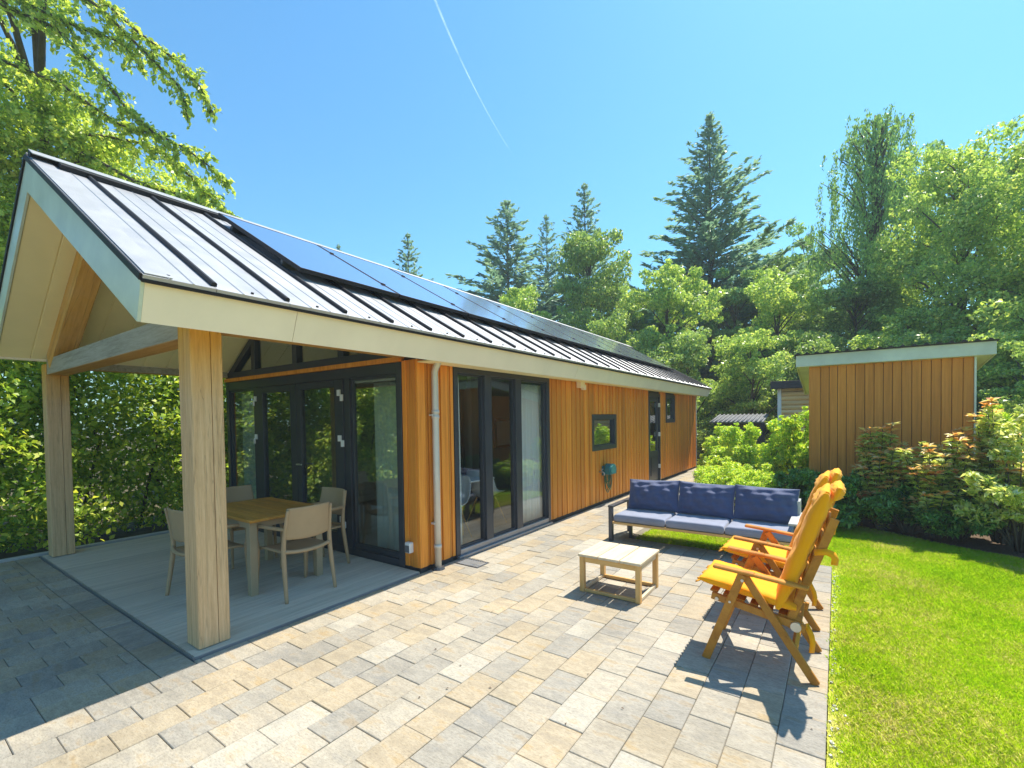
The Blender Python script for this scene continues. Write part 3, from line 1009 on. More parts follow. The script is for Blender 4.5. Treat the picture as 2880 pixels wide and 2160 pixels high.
# soffit boards under the porch: they run down the slope
def slope_matrix(right, y, lift):
    if right:
        a, b = Vector((RX, 0, RZB)), Vector((EXB, 0, EZB))
    else:
        a, b = Vector((RX, 0, RZB)), Vector((LXB, 0, LZB))
    d = (b - a)
    L = d.length
    d.normalize()
    s = Vector((0, 1, 0))
    u = d.cross(s)
    if u.z < 0: u = -u
    m = Matrix(((d.x, s.x, u.x, a.x + u.x * lift), (d.y, s.y, u.y, y), (d.z, s.z, u.z, a.z + u.z * lift), (0, 0, 0, 1)))
    return m, L
ns = 9
sw_ = (0.0 - YF - 0.004) / ns
for right in (True, False):
    for i in range(ns):
        m, L = slope_matrix(right, YF + sw_ * (i + 0.5) + 0.002, 0.012)
        MB().box(0.012, L - 0.03, -sw_ / 2 + 0.004, sw_ / 2 - 0.004, 0.0, 0.03, 0.004, m).build('soffit_board', 'soffit', roof)
# level soffit under the eave along the wall
Box('eave_soffit', 'soffit', roof, 0.014, EXB - 0.03, 0.0, YB - 0.03, 2.262, 2.275)
# roof sheets with ribs
def top_matrix(right, y, lift=0.0):
    a = Vector((RX, 0, RZ))
    b = Vector((EX, 0, EZ)) if right else Vector((LX, 0, LZ))
    d = b - a
    L = d.length
    d.normalize()
    s = Vector((0, 1, 0))
    u = d.cross(s)
    if u.z < 0: u = -u
    m = Matrix(((d.x, s.x, u.x, a.x + u.x * lift), (d.y, s.y, u.y, y), (d.z, s.z, u.z, a.z + u.z * lift), (0, 0, 0, 1)))
    return m, L
RIB = 0.482
ribs = []
y = -2.12
while y < YB - 0.05:
    ribs.append(y)
    y += RIB
edges = [YF - 0.02] + ribs + [YB + 0.02]
sheet_meshes = {}
for right in (True, False):
    for i in range(len(edges) - 1):
        wdt = edges[i + 1] - edges[i]
        m, L = top_matrix(right, (edges[i] + edges[i + 1]) / 2, 0.004)
        key = (right, round(wdt, 3))
        if key not in sheet_meshes:
            b = MB()
            h = wdt / 2 - 0.002
            prof = [(-h, 0), (h, 0), (h, 0.022)]
            for q in (0.33, 0.0, -0.33):       # two fine stiffening creases
                if abs(q) > 0.01:
                    prof += [(q * h * 1.0 + 0.008, 0.022), (q * h, 0.0275), (q * h - 0.008, 0.022)]
            prof += [(-h, 0.022)]
            b.prism(prof, 'x', 0.02, L + 0.028)
            sheet_meshes[key] = b.mesh('roof_sheet', 'sheet')
        o = bpy.data.objects.new('roof_sheet', sheet_meshes[key])
        o.matrix_world = m
        link(o, roof)
    rm = {}
    for y in ribs:
        m, L = top_matrix(right, y, 0.004)
        if right not in rm:
            b = MB()
            b.prism([(-0.018, 0.0), (0.018, 0.0), (0.016, 0.042), (0.008, 0.049), (-0.008, 0.049), (-0.016, 0.042)], 'x', 0.20, L - 0.02)
            rm[right] = b.mesh('rib', 'rib')
        o = bpy.data.objects.new('rib', rm[right])
        o.matrix_world = m
        link(o, roof)
# edge trims
m, L = top_matrix(True, 0, 0)
MB().box(L - 0.01, L + 0.034, YF - 0.022, YB + 0.022, -0.018, 0.003, 0.002, m).build('drip_edge', 'rib', roof)
for right in (True, False):
    for yy in (YF - 0.03, YB + 0.02):
        m, L = top_matrix(right, yy, 0)
        MB().box(0.0, L + 0.02, -0.003, 0.010, -0.012, 0.030, 0.002, m).build('verge_trim', 'rib', roof)
        m, L = top_matrix(right, yy + (0.09 if yy < 0 else -0.09), 0)
        MB().box(0.03, L + 0.015, -0.07, 0.07, 0.029, 0.035, 0.001, m).build('verge_flashing', 'sheet', roof)
m, L = top_matrix(True, 0, 0)
for y in [YF + 0.12] + [r + RIB / 2 for r in ribs[:14]]:
    MB().tube([m @ Vector((L - 0.03, y, 0.024)), m @ Vector((L - 0.03, y, 0.036))], 0.010, 8).build('screw', 'rib', roof)
# ridge: pale cap over a dark closure strip
for right in (True, False):
    m, L = top_matrix(right, 0, 0)
    MB().box(0.10, 0.23, YF + 0.16, YB - 0.1, 0.027, 0.075, 0.004, m).build('ridge_closure', 'rib', roof)
    MB().box(0.0, 0.17, YF - 0.01, YB + 0.01, 0.076, 0.084, 0.001, m).build('ridge_cap', 'sheet', roof)
    MB().box(0.0, 0.10, YF - 0.01, YB + 0.01, 0.027, 0.072, 0.001, m).build('ridge_batten', 'rib', roof)

# ---- porch frame of oak --------------------------------------------
def post(x0, x1, y0, y1, z1):
    b = MB()
    c = 0.006
    k1, k2 = y0 + (y1 - y0) * 0.62, x0 + (x1 - x0) * 0.45      # drying cracks in two faces
    b.prism([(x0 + c, y0), (k2 - 0.002, y0), (k2, y0 + 0.03), (k2 + 0.002, y0), (x1 - c, y0), (x1, y0 + c), (x1, k1 - 0.0025), (x1 - 0.04, k1), (x1, k1 + 0.0025),
             (x1, y1 - c), (x1 - c, y1), (x0 + c, y1), (x0, y1 - c), (x0, y0 + c)], 'z', 0.030, z1)
    o = b.build('post', 'oak_post', house)
    Box('post_foot', 'dark_metal', o, x0 + 0.03, x1 - 0.03, y0 + 0.03, y1 - 0.03, 0.018, 0.032, c=0)
    # drying crack: a thin dark groove strip let into the face
    return o
PY0, PY1 = -2.087, -1.876
post(-0.277, -0.071, PY0, PY1, 2.46)
post(-4.444, -4.238, PY0, PY1, 2.40)
bm_ = MB()
bm_.box(-4.238, -0.277, PY0 + 0.012, PY1 - 0.012, 2.268, 2.46, 0.006)
bm_.build('tie_beam', 'oak_beam', house)
for right in (True, False):
    m, L = slope_matrix(right, (PY0 + PY1) / 2, 0.008)
    o = MB().box(0.0 if right else 0.12, L - (0.42 if right else 0.12), -0.10, 0.10, -0.20, 0.0, 0.006).build('rafter', 'oak_rafter', house)
    o.matrix_world = m
# purlin plate over the posts, back to the house
Box('wall_plate', 'oak_beam', house, -0.262, -0.090, PY1, -0.01, 2.33, 2.44, c=0.004)
Box('wall_plate', 'oak_beam', house, -4.42, -4.26, PY1, -0.01, 2.36, 2.45, c=0.004)

# ---- downpipe
dp = empty('downpipe', (0.058, 0.21, 0), 0, house)
b = MB()
b.tube([(0.07, 0, 2.33), (0.06, 0, 2.28), (0.02, 0, 2.22), (0.0, 0, 2.17), (0, 0, 1.2), (0, 0, 0.012)], 0.037, 18)
b.build('pipe', 'zinc', dp, True)
for z in (1.72, 1.66, 0.24):
    MB().tube([(0, 0, z), (0, 0, z + 0.035)], 0.043, 18).build('collar', 'zinc', dp, True)
for z in (1.69, 0.5):
    Box('bracket', 'zinc', dp, -0.05, 0.0, -0.05, 0.05, z, z + 0.022)
MB().tube([(0, 0, 0.0), (0, 0, 0.03)], [0.075, 0.06], 14).build('drain_collar', 'dark_metal', dp)

# ---- cream box under the eave and socket on the corner
lb = empty('eave_box', (0.0, 3.80, 2.13), 0, house)
Box('box_body', 'cream', lb, 0.003, 0.09, -0.11, 0.05, 0.03, 0.15, c=0.006)
Box('box_nose', 'cream', lb, 0.010, 0.075, 0.05, 0.13, 0.0, 0.09, c=0.006)
sk = empty('wall_socket', (-0.13, 0.0, 0.21), 0, house)
Box('socket_body', 'white', sk, -0.052, 0.030, -0.058, 0.003, 0, 0.115, c=0.008)
Box('socket_lid', 'tile_grey', sk, -0.045, 0.023, -0.064, -0.0585, 0.010, 0.085, c=0.002)

# ---- solar panels on the right slope
PY_S, NP = -1.13, 10
ppw = (10.50 - PY_S) / NP
pn = ['first', 'second', 'third', 'fourth', 'fifth', 'sixth', 'seventh', 'eighth', 'ninth', 'tenth']
pg = Matrix()
panel_meshes = None
for i in range(NP):
    m, L = top_matrix(True, PY_S + ppw * (i + 0.5), 0.125)
    o = empty('solar_panel')
    o.matrix_world = m @ Matrix.Translation((0.47, 0, 0))
    D0, D1, hh = 0.0, 1.79, ppw / 2 - 0.008
    if panel_meshes is None:
        fr = MB()
        fr.box(D0, D1, -hh, -hh + 0.012, -0.035, 0.004, 0.001)
        fr.box(D0, D1, hh - 0.012, hh, -0.035, 0.004, 0.001)
        fr.box(D0, D0 + 0.012, -hh + 0.012, hh - 0.012, -0.035, 0.004, 0.001)
        fr.box(D1 - 0.012, D1, -hh + 0.012, hh - 0.012, -0.035, 0.004, 0.001)
        gl = MB().box(D0 + 0.012, D1 - 0.012, -hh + 0.012, hh - 0.012, -0.004, 0.001)
        rl = MB()
        rl.box(-0.02, 0.02, -hh - 0.006, hh + 0.006, -0.095, -0.036)
        panel_meshes = (fr.mesh('frame', 'rib'), gl.mesh('panel_glass', 'solar'), rl.mesh('rail', 'dark_metal'),
                        MB().box(-0.02, 0.02, -0.02, 0.02, 0.0045, 0.014, 0.002).mesh('clamp', 'rib'))
    for nm, me in zip(('frame', 'panel_glass'), panel_meshes):
        link(bpy.data.objects.new(nm, me), o)
    for xx in (0.37, 1.47):
        r_ = bpy.data.objects.new('rail', panel_meshes[2])
        r_.location = (xx, 0, 0)
        link(r_, o)
        c = bpy.data.objects.new('clamp', panel_meshes[3])
        c.location = (xx, hh + 0.008 if i < NP - 1 else hh - 0.02, 0)
        link(c, o)
    tag(o, 'dark blue solar panel on the house roof, %s from the porch end' % pn[i], 'solar panel', 'solar panels in one row on the roof')

# ---- curtains and what stands inside
def curtain(name, p0, p1, z0, z1, folds, amp, label):
    p0, p1 = Vector((*p0, 0)), Vector((*p1, 0))
    d = p1 - p0
    L = d.length
    d.normalize()
    s = Vector((-d.y, d.x, 0))
    n = folds * 10
    top, bot = [], []
    vs, fs = [], []
    rows = 6
    for r in range(rows + 1):
        z = z1 + (z0 - z1) * r / rows
        for i in range(n + 1):
            u = i / n
            a = amp * (0.6 + 0.4 * r / rows)
            off = a * math.sin(u * folds * 2 * math.pi) + a * 0.4 * math.sin(u * folds * 3.3 + r * 0.4)
            q = p0 + d * (u * L) + s * off
            vs.append((q.x, q.y, z))
    for r in range(rows):
        for i in range(n):
            a = r * (n + 1) + i
            fs.append((a, a + 1, a + n + 2, a + n + 1))
    m = MB().add(vs, fs)
    o = m.build(name, 'curtain', None, True)
    md = o.modifiers.new('thickness', 'SOLIDIFY')
    md.thickness = 0.003
    tag(o, label, 'curtain', 'curtains inside the glass')
    return o
curtain('curtain', (-0.88, 0.135), (-0.36, 0.135), 0.08, 2.10, 6, 0.022, 'pale curtain behind the porch pane next to the house corner')
curtain('curtain', (-4.24, 0.14), (-3.70, 0.14), 0.08, 2.10, 7, 0.022, 'pale curtain behind the leftmost porch pane')
curtain('curtain', (-0.17, 2.10), (-0.17, 2.80), 0.08, 2.16, 8, 0.022, 'pale curtain behind the right pane of the triple window')
curtain('curtain', (-0.16, 0.66), (-0.16, 0.84), 0.08, 2.16, 3, 0.022, 'narrow pale curtain at the left edge of the triple window')
curtain('curtain', (-0.19, 4.45), (-0.19, 4.65), 1.10, 1.66, 3, 0.02, 'short pale curtain in the small square window')

def shell_chair(loc, rz, label):
    o = empty('shell_chair', loc, rz)
    # moulded shell: a curved sheet from the seat's front lip up the back
    vs, fs = [], []
    nu, nv = 12, 12
    prof = [(-0.21, 0.44), (-0.17, 0.45), (-0.08, 0.43), (0.02, 0.415), (0.10, 0.42), (0.16, 0.455), (0.195, 0.52), (0.215, 0.60), (0.23, 0.68), (0.24, 0.76), (0.245, 0.82), (0.25, 0.84)]
    for i in range(nu):
        px, pz = prof[i]
        t = i / (nu - 1)
        hw = 0.22 + 0.03 * math.sin(t * math.pi) - 0.07 * max(0, t - 0.75) * 4 * 0.5
        for j in range(nv + 1):
            v = -1 + 2 * j / nv
            lift = 0.05 * v * v * (1 - t) + (0.0 if t < 0.4 else 0.0)
            fwd = -0.10 * v * v * max(0, t - 0.3)
            wing = 0.16 * (abs(v) ** 3) * max(0, 1 - abs(t - 0.5) * 2.4)
            vs.append((px + fwd - wing * 0.3, v * hw, pz + lift + wing))
    for i in range(nu - 1):
        for j in range(nv):
            a = i * (nv + 1) + j
            fs.append((a, a + 1, a + nv + 2, a + nv + 1))
    sh = MB().add(vs, fs).build('shell', 'white', o, True)
    md = sh.modifiers.new('thickness', 'SOLIDIFY')
    md.thickness = 0.008
    for sx in (-1, 1):
        for sy in (-1, 1):
            MB().tube([(sx * 0.10, sy * 0.10, 0.41), (sx * 0.22, sy * 0.22, 0.0)], [0.013, 0.009], 8).build('leg', 'pale_z', o)
    tag(o, label, 'chair', 'white shell chairs in the dining room')
    return o
shell_chair((-0.50, 1.02, 0.052), math.radians(112), 'white shell chair just inside the triple window')
shell_chair((-0.72, 2.06, 0.052), math.radians(-88), 'white shell chair at the far side of the indoor table')
it = empty('indoor_table', (-1.05, 1.62, 0.052))
Box('table_top', 'white', it, -0.55, 0.55, -0.38, 0.38, 0.71, 0.735, c=0.005)
for sx in (-0.48, 0.48):
    for sy in (-0.31, 0.31):
        Box('leg', 'pale_z', it, sx - 0.025, sx + 0.025, sy - 0.025, sy + 0.025, 0, 0.71)
tag(it, 'white dining table indoors behind the triple window', 'table')
ct = empty('cabinet', (-3.95, 2.6, 0.052))
Box('carcass', 'pale_y', ct, -0.2, 0.2, -0.7, 0.7, 0.05, 0.85, c=0.004)
for i in range(3):
    Box('door', 'pale_y', ct, 0.2, 0.218, -0.69 + i * 0.465, -0.235 + i * 0.465, 0.07, 0.84, c=0.003)
tag(ct, 'low pale wooden cabinet inside against the left wall', 'cabinet')
pf = empty('picture_frame', (-2.096, 4.5, 1.35))
Box('frame', 'rib', pf, 0.002, 0.03, -0.4, 0.4, -0.3, 0.3, c=0.003)
Box('print', 'inner_white', pf, 0.031, 0.033, -0.35, 0.35, -0.25, 0.25, c=0)
tag(pf, 'framed picture on the inner wall of the living room', 'picture')

# ================================================================== GARDEN FURNITURE
def pad(w, d, t, nu=22, nv=18, e=5.0, puff=0.25, wr=0.004, seed=0, bow=0.018):
    """stuffed cushion lying flat: w along x, d along y, t thick; z from 0 to t"""
    rng = random.Random(seed)
    ph = [rng.uniform(0, 6.28) for _ in range(8)]
    def surf(u, v, s):
        k = max(0.0, (1 - abs(u) ** e)) ** 0.5 * max(0.0, (1 - abs(v) ** e)) ** 0.5
        k = 0.22 + 0.78 * k if (abs(u) < 1 and abs(v) < 1) else 0.22
        cen = (1 - u * u) * (1 - v * v)
        z = t / 2 * (k * (1 - puff) + puff * cen)
        z += wr * (math.sin(u * 7 + ph[0] + v * 3) * math.sin(v * 6 + ph[1]) + 0.6 * math.sin(u * 15 + ph[2] + 4 * v) + 0.5 * math.sin(v * 17 + ph[3] - 3 * u)) * min(1, 4 * (1 - max(abs(u), abs(v))))
        x = u * w / 2
        y = v * d / 2
        # corners pulled out, sides a bit drawn in
        x *= 1 - bow * (1 - v * v)
        y *= 1 - bow * 1.3 * (1 - u * u)
        return (x, y, t / 2 + s * z)
    vs, fs = [], []
    us = [math.sin(math.pi / 2 * (-1 + 2 * i / nu)) for i in range(nu + 1)]
    vv = [math.sin(math.pi / 2 * (-1 + 2 * j / nv)) for j in range(nv + 1)]
    for s in (1, -1):
        for j in range(nv + 1):
            for i in range(nu + 1):
                vs.append(surf(us[i], vv[j], s))
    N = (nu + 1) * (nv + 1)
    for j in range(nv):
        for i in range(nu):
            a = j * (nu + 1) + i
            fs.append((a, a + 1, a + nu + 2, a + nu + 1))
            fs.append((N + a, N + a + nu + 1, N + a + nu + 2, N + a + 1))
    for i in range(nu):
        a, b = i, i + 1
        fs.append((a, N + a, N + b, b))
        a, b = nv * (nu + 1) + i, nv * (nu + 1) + i + 1
        fs.append((b, N + b, N + a, a))
    for j in range(nv):
        a, b = j * (nu + 1), (j + 1) * (nu + 1)
        fs.append((b, N + b, N + a, a))
        a, b = j * (nu + 1) + nu, (j + 1) * (nu + 1) + nu
        fs.append((a, N + a, N + b, b))
    return vs, fs

# ---- sofa (sits on the paving edge, back legs on the grass)
SX0, SX1, SY0, SY1 = 1.175, 3.335, 2.275, 3.00
sofa = empty('garden_sofa', (2.255, 2.64, 0))
def SF(nm, mt, x0, x1, y0, y1, z0, z1, c=0.003, par=None): return Box(nm, mt, par or sofa, x0 - 2.255, x1 - 2.255, y0 - 2.64, y1 - 2.64, z0, z1, c=c)
for xa in (SX0, SX1 - 0.05):
    SF('leg', 'sofa_metal', xa, xa + 0.05, SY0, SY0 + 0.06, 0.0, 0.452)
    SF('leg', 'sofa_metal', xa, xa + 0.05, SY1 - 0.06, SY1, -0.02, 0.452)
    SF('leg', 'sofa_metal', (1.325 if xa == SX0 else 3.13), (1.365 if xa == SX0 else 3.17), 2.615, 2.66, -0.015, 0.235)
SF('armrest', 'sofa_metal', SX0 - 0.005, SX0 + 0.068, SY0 - 0.005, SY1 + 0.005, 0.454, 0.478)
SF('armrest', 'sofa_grey', SX1 - 0.10, SX1 + 0.012, SY0 - 0.005, SY1 + 0.005, 0.454, 0.478)
SF('side_rail', 'sofa_metal', SX0 + 0.002, SX0 + 0.048, SY0 + 0.06, SY1 - 0.06, 0.235, 0.28)
SF('side_rail', 'sofa_metal', SX1 - 0.048, SX1 - 0.002, SY0 + 0.06, SY1 - 0.06, 0.235, 0.28)
SF('front_rail', 'pale_x', SX0 + 0.05, SX1 - 0.05, SY0 + 0.012, SY0 + 0.045, 0.236, 0.266)
SF('back_rail', 'sofa_metal', SX0 + 0.05, SX1 - 0.05, SY1 - 0.045, SY1 - 0.01, 0.236, 0.276)
for i in range(9):
    yy = SY0 + 0.06 + i * 0.066
    SF('seat_slat', 'sofa_metal', SX0 + 0.05, SX1 - 0.05, yy, yy + 0.045, 0.252, 0.266)
for xa in (SX0 + 0.12, 2.23, SX1 - 0.16):
    MB().bar((xa - 2.255, SY1 - 0.03 - 2.64, 0.27), (xa - 2.255, SY1 + 0.10 - 2.64, 0.66), 0.04, 0.03, (1, 0, 0)).build('back_stile', 'sofa_metal', sofa)
for k in range(4):
    t_ = 0.28 + 0.2 * k
    yy, zz = SY1 - 0.047 + 0.13 * t_ - 2.64, 0.27 + 0.39 * t_
    MB().bar((-1.03, yy, zz), (1.03, yy, zz), 0.05, 0.016, (0, 0.3, 1)).build('back_slat', 'sofa_metal', sofa)
SF('end_board', 'sofa_grey', SX1 - 0.055, SX1 - 0.02, 2.80, 3.03, 0.48, 0.64)
tag(sofa, 'three-seat garden sofa with charcoal metal frame facing the coffee table', 'sofa')
cw = (3.28 - 1.245) / 3
nm3 = ('left', 'middle', 'right')
for i in range(3):
    vs, fs = pad(cw - 0.008, 0.66, 0.105, 30, 24, 34.0, 0.05, 0.002, i)
    o = MB().add(vs, fs).build('seat_cushion', 'grey_fab', None, True)
    o.location = (1.245 + cw * (i + 0.5), 2.605, 0.268)
    tag(o, 'blue-grey flat seat cushion on the sofa, %s of three' % nm3[i], 'cushion', 'sofa seat cushions')
for i in range(3):
    vs, fs = pad(cw + 0.012, 0.43, 0.24, 38, 30, 3.0, 0.40, 0.014, 20 + i, 0.04)
    o = MB().add(vs, fs).build('back_cushion', 'navy', None, True)
    o.rotation_euler = (math.radians(71), math.radians((-1.5, 1.0, 1.0)[i]), math.radians((1.5, -1, 0)[i]))
    o.location = (1.300 + cw * (i + 0.5) - 0.035, 2.93, 0.53)
    tag(o, 'plump navy back cushion on the sofa, %s of three' % nm3[i], 'cushion', 'sofa back cushions')

# ---- coffee table
cfx, cfy = 1.957, 0.713
tb = empty('coffee_table', (cfx, cfy, 0))
LXs, LYs = (1.662, 2.252), (0.458, 0.968)
for xa in LXs:
    for ya in LYs:
        sx = 0 if xa == LXs[0] else -0.046
        sy = 0 if ya == LYs[0] else -0.046
        Box('leg', 'pale_z', tb, xa + sx - cfx, xa + sx + 0.046 - cfx, ya + sy - cfy, ya + sy + 0.046 - cfy, 0.0, 0.336, c=0.004)
xa, xb, ya, yb = LXs[0] - cfx, LXs[1] - cfx, LYs[0] - cfy, LYs[1] - cfy
for z0, z1, nmr in ((0.285, 0.334, 'apron'), (0.004, 0.034, 'base_rail')):
    Box(nmr, 'pale_x', tb, xa + 0.047, xb - 0.047, ya + 0.010, ya + 0.036, z0, z1)
    Box(nmr, 'pale_x', tb, xa + 0.047, xb - 0.047, yb - 0.036, yb - 0.010, z0, z1)
    Box(nmr, 'pale_y', tb, xa + 0.010, xa + 0.036, ya + 0.047, yb - 0.047, z0, z1)
    Box(nmr, 'pale_y', tb, xb - 0.036, xb - 0.010, ya + 0.047, yb - 0.047, z0, z1)
bx = [xa - 0.012, xa + 0.19, xa + 0.40, xb + 0.012]
for i in range(3):
    Box('top_board', 'pale_y', tb, bx[i] + 0.004, bx[i + 1] - 0.004, ya - 0.014, yb + 0.014, 0.337, 0.362, c=0.004)
Box('cross_brace', 'pale_x', tb, xa + 0.036, xb - 0.036, -0.03, 0.03, 0.300, 0.335)
tag(tb, 'low square coffee table of pale wood in front of the sofa', 'table')

# ---- reclining chairs
def strap(pts, w=0.03, across=(0, 1, 0)):
    """flat fabric band along pts, wide across y"""
    b = MB()
    vs, fs = [], []
    for i, p in enumerate(pts):
        q = Vector(p)
        d = Vector(pts[min(i + 1, len(pts) - 1)]) - Vector(pts[max(i - 1, 0)])
        s = Vector(across)
        s = (s - d.normalized() * s.dot(d.normalized())).normalized()
        vs += [q - s * w / 2, q + s * w / 2]
    for i in range(len(pts) - 1):
        fs.append((2 * i, 2 * i + 1, 2 * i + 3, 2 * i + 2))
    return b.add(vs, fs)

def recliner():
    o = empty('reclining_chair', (0, 0, 0))
    H = 0.263
    for s in (-1, 1):
        MB().bar((-0.318, s * H, 0.0), (-0.092, s * H, 0.612), 0.024, 0.052, (0, 1, 0)).build('front_leg', 'recliner', o)
        MB().bar((0.312, s * (H - 0.026), 0.0), (-0.085, s * (H - 0.026), 0.605), 0.024, 0.048, (0, 1, 0)).build('rear_leg', 'recliner', o)
        ar = MB()
        ar.bar((-0.268, s * (H - 0.012), 0.640), (-0.02, s * (H - 0.012), 0.618), 0.058, 0.022, (0, 1, 0), 0.006)
        ar.bar((-0.025, s * (H - 0.012), 0.6185), (0.275, s * (H - 0.012), 0.588), 0.056, 0.021, (0, 1, 0), 0.006)
        ar.build('armrest', 'recliner', o)
        MB().bar((-0.290, s * 0.205, 0.420), (0.255, s * 0.205, 0.318), 0.024, 0.048, (0, 1, 0)).build('seat_rail', 'recliner', o)
        MB().bar((0.155, s * 0.178, 0.300), (0.405, s * 0.178, 1.015), 0.024, 0.048, (0, 1, 0)).build('back_stile', 'recliner', o)
        MB().tube([(0.205, s * 0.215, 0.325), (0.205, s * 0.235, 0.325)], 0.030, 14).build('pivot', 'steel', o)
        MB().tube([(-0.255, s * 0.215, 0.405), (-0.255, s * 0.225, 0.405)], 0.012, 10).build('bolt', 'steel', o)
        MB().tube([(-0.09, s * (H + 0.012), 0.575), (-0.09, s * (H + 0.016), 0.575)], 0.010, 10).build('bolt', 'steel', o)
        MB().tube([(-0.165, s * (H + 0.012), 0.42), (-0.165, s * (H + 0.016), 0.42)], 0.008, 10).build('bolt', 'steel', o)
    for i in range(7):
        t_ = 0.02 + i * 0.15
        x, z = -0.29 + 0.545 * t_, 0.446 - 0.102 * t_
        MB().bar((x, -0.19, z), (x, 0.19, z), 0.05, 0.014, (1, 0, -0.18)).build('seat_slat', 'recliner', o)
    for i in range(6):
        t_ = 0.12 + i * 0.165
        x, z = 0.155 + 0.25 * t_ - 0.022, 0.30 + 0.715 * t_
        MB().bar((x, -0.165, z), (x, 0.165, z), 0.05, 0.014, (0.33, 0, 0.94)).build('back_slat', 'recliner', o)
    MB().bar((0.20, -0.235, 0.20), (0.20, 0.235, 0.20), 0.04, 0.022, (0.5, 0, -0.8)).build('stretcher', 'recliner', o)
    MB().bar((-0.21, -0.25, 0.30), (-0.21, 0.25, 0.30), 0.035, 0.022, (0.3, 0, 0.9)).build('stretcher', 'recliner', o)
    # seat and back pads of one yellow cushion
    vs, fs = pad(0.58, 0.46, 0.085, 26, 20, 8.0, 0.2, 0.005, 5)
    m = Matrix.Translation((-0.085, 0, 0.440)) @ Matrix.Rotation(math.radians(9.0), 4, 'Y')
    MB().add(vs, fs, m).build('seat_pad', 'yellow', o, True)
    vs, fs = pad(0.80, 0.47, 0.10, 34, 20, 8.0, 0.2, 0.006, 9)
    m = Matrix.Translation((0.262, 0, 0.785)) @ Matrix.Rotation(math.radians(-71), 4, 'Y') @ Matrix.Translation((0, 0, -0.02))
    MB().add(vs, fs, m).build('back_pad', 'yellow', o, True)
    vs, fs = pad(0.19, 0.42, 0.10, 14, 16, 3.0, 0.4, 0.008, 12)
    m = Matrix.Translation((0.384, 0, 1.075)) @ Matrix.Rotation(math.radians(-71), 4, 'Y') @ Matrix.Translation((0, 0, -0.0))
    MB().add(vs, fs, m).build('head_roll', 'yellow', o, True)
    vs, fs = pad(0.085, 0.40, 0.075, 12, 18, 3.0, 0.4, 0.010, 14)
    m = Matrix.Translation((0.418, 0, 1.165)) @ Matrix.Rotation(math.radians(-66), 4, 'Y') @ Matrix.Translation((0, 0, -0.035))
    MB().add(vs, fs, m).build('top_ruffle', 'yellow', o, True)
    # hem at the front of the seat pad
    hs = MB()
    vs, fs = [], []
    for k in range(49):
        v = -0.225 + 0.45 * k / 48
        vs += [(-0.352, v, 0.515 + 0.003 * math.sin(k)), (-0.392 + 0.008 * math.sin(k * 1.3), v, 0.492 + 0.008 * math.sin(k * 0.9))]
    for k in range(48):
        fs.append((2 * k, 2 * k + 1, 2 * k + 3, 2 * k + 2))
    h2 = hs.add(vs, fs).build('hem', 'yellow', o, True)
    for h in (h2,):
        md = h.modifiers.new('thickness', 'SOLIDIFY')
        md.thickness = 0.004
    # ties
    for s in (-1,):
        st = strap([(0.30, s * 0.20, 0.80), (0.36, s * 0.205, 0.815), (0.395, s * 0.20, 0.80), (0.405, s * 0.20, 0.775), (0.40, s * 0.20, 0.74)], 0.04, (0.6, 0.3, 0.6)).build('tie', 'yellow', o, True)
        st2 = strap([(0.255, s * 0.19, 0.345), (0.285, s * 0.195, 0.28), (0.292, s * 0.195, 0.24), (0.285, s * 0.19, 0.17)], 0.032, (1, 0.5, 0.2)).build('tie', 'yellow', o, True)
        for q in (st, st2):
            md = q.modifiers.new('thickness', 'SOLIDIFY')
            md.thickness = 0.004
    return o
rc = recliner()
rc.location = (3.250, 0.092, 0)
tag(rc, 'orange-wood reclining chair with yellow cushion, nearest the camera', 'chair', 'reclining garden chairs with yellow cushions')
rc2 = copy_tree(rc)
rc2.location = (3.238, 0.945, 0)
rc2.rotation_euler = (0, 0, math.radians(-1.2))
tag(rc2, 'orange-wood reclining chair with yellow cushion, the one closer to the sofa', 'chair', 'reclining garden chairs with yellow cushions')

# ---- dining set on the deck
DZ = 0.021
dt = empty('dining_table', (-1.345, -1.0, DZ))
for sx in (-0.545, 0.465):
    for sy in (-0.37, 0.30):
        Box('leg', 'table_metal', dt, sx, sx + 0.07, sy, sy + 0.07, 0, 0.70, c=0.004)
Box('apron', 'table_metal', dt, -0.475, 0.465, -0.355, -0.33, 0.63, 0.70)
Box('apron', 'table_metal', dt, -0.475, 0.465, 0.33, 0.355, 0.63, 0.70)
Box('apron', 'table_metal', dt, -0.53, -0.505, -0.30, 0.30, 0.63, 0.70)
Box('apron', 'table_metal', dt, 0.495, 0.52, -0.30, 0.30, 0.63, 0.70)
for i in range(8):
    yy = -0.40 + i * 0.1
    Box('top_slat', 'teak', dt, -0.545, 0.545, yy + 0.0015, yy + 0.0985, 0.702, 0.730, c=0.003)
Box('breadboard_end', 'teak', dt, 0.546, 0.605, -0.40, 0.40, 0.7005, 0.7295, c=0.006)
Box('breadboard_end', 'teak', dt, -0.605, -0.546, -0.40, 0.40, 0.7005, 0.7295, c=0.006)
tag(dt, 'square-legged dining table with brown slatted wood top on the porch deck', 'table')

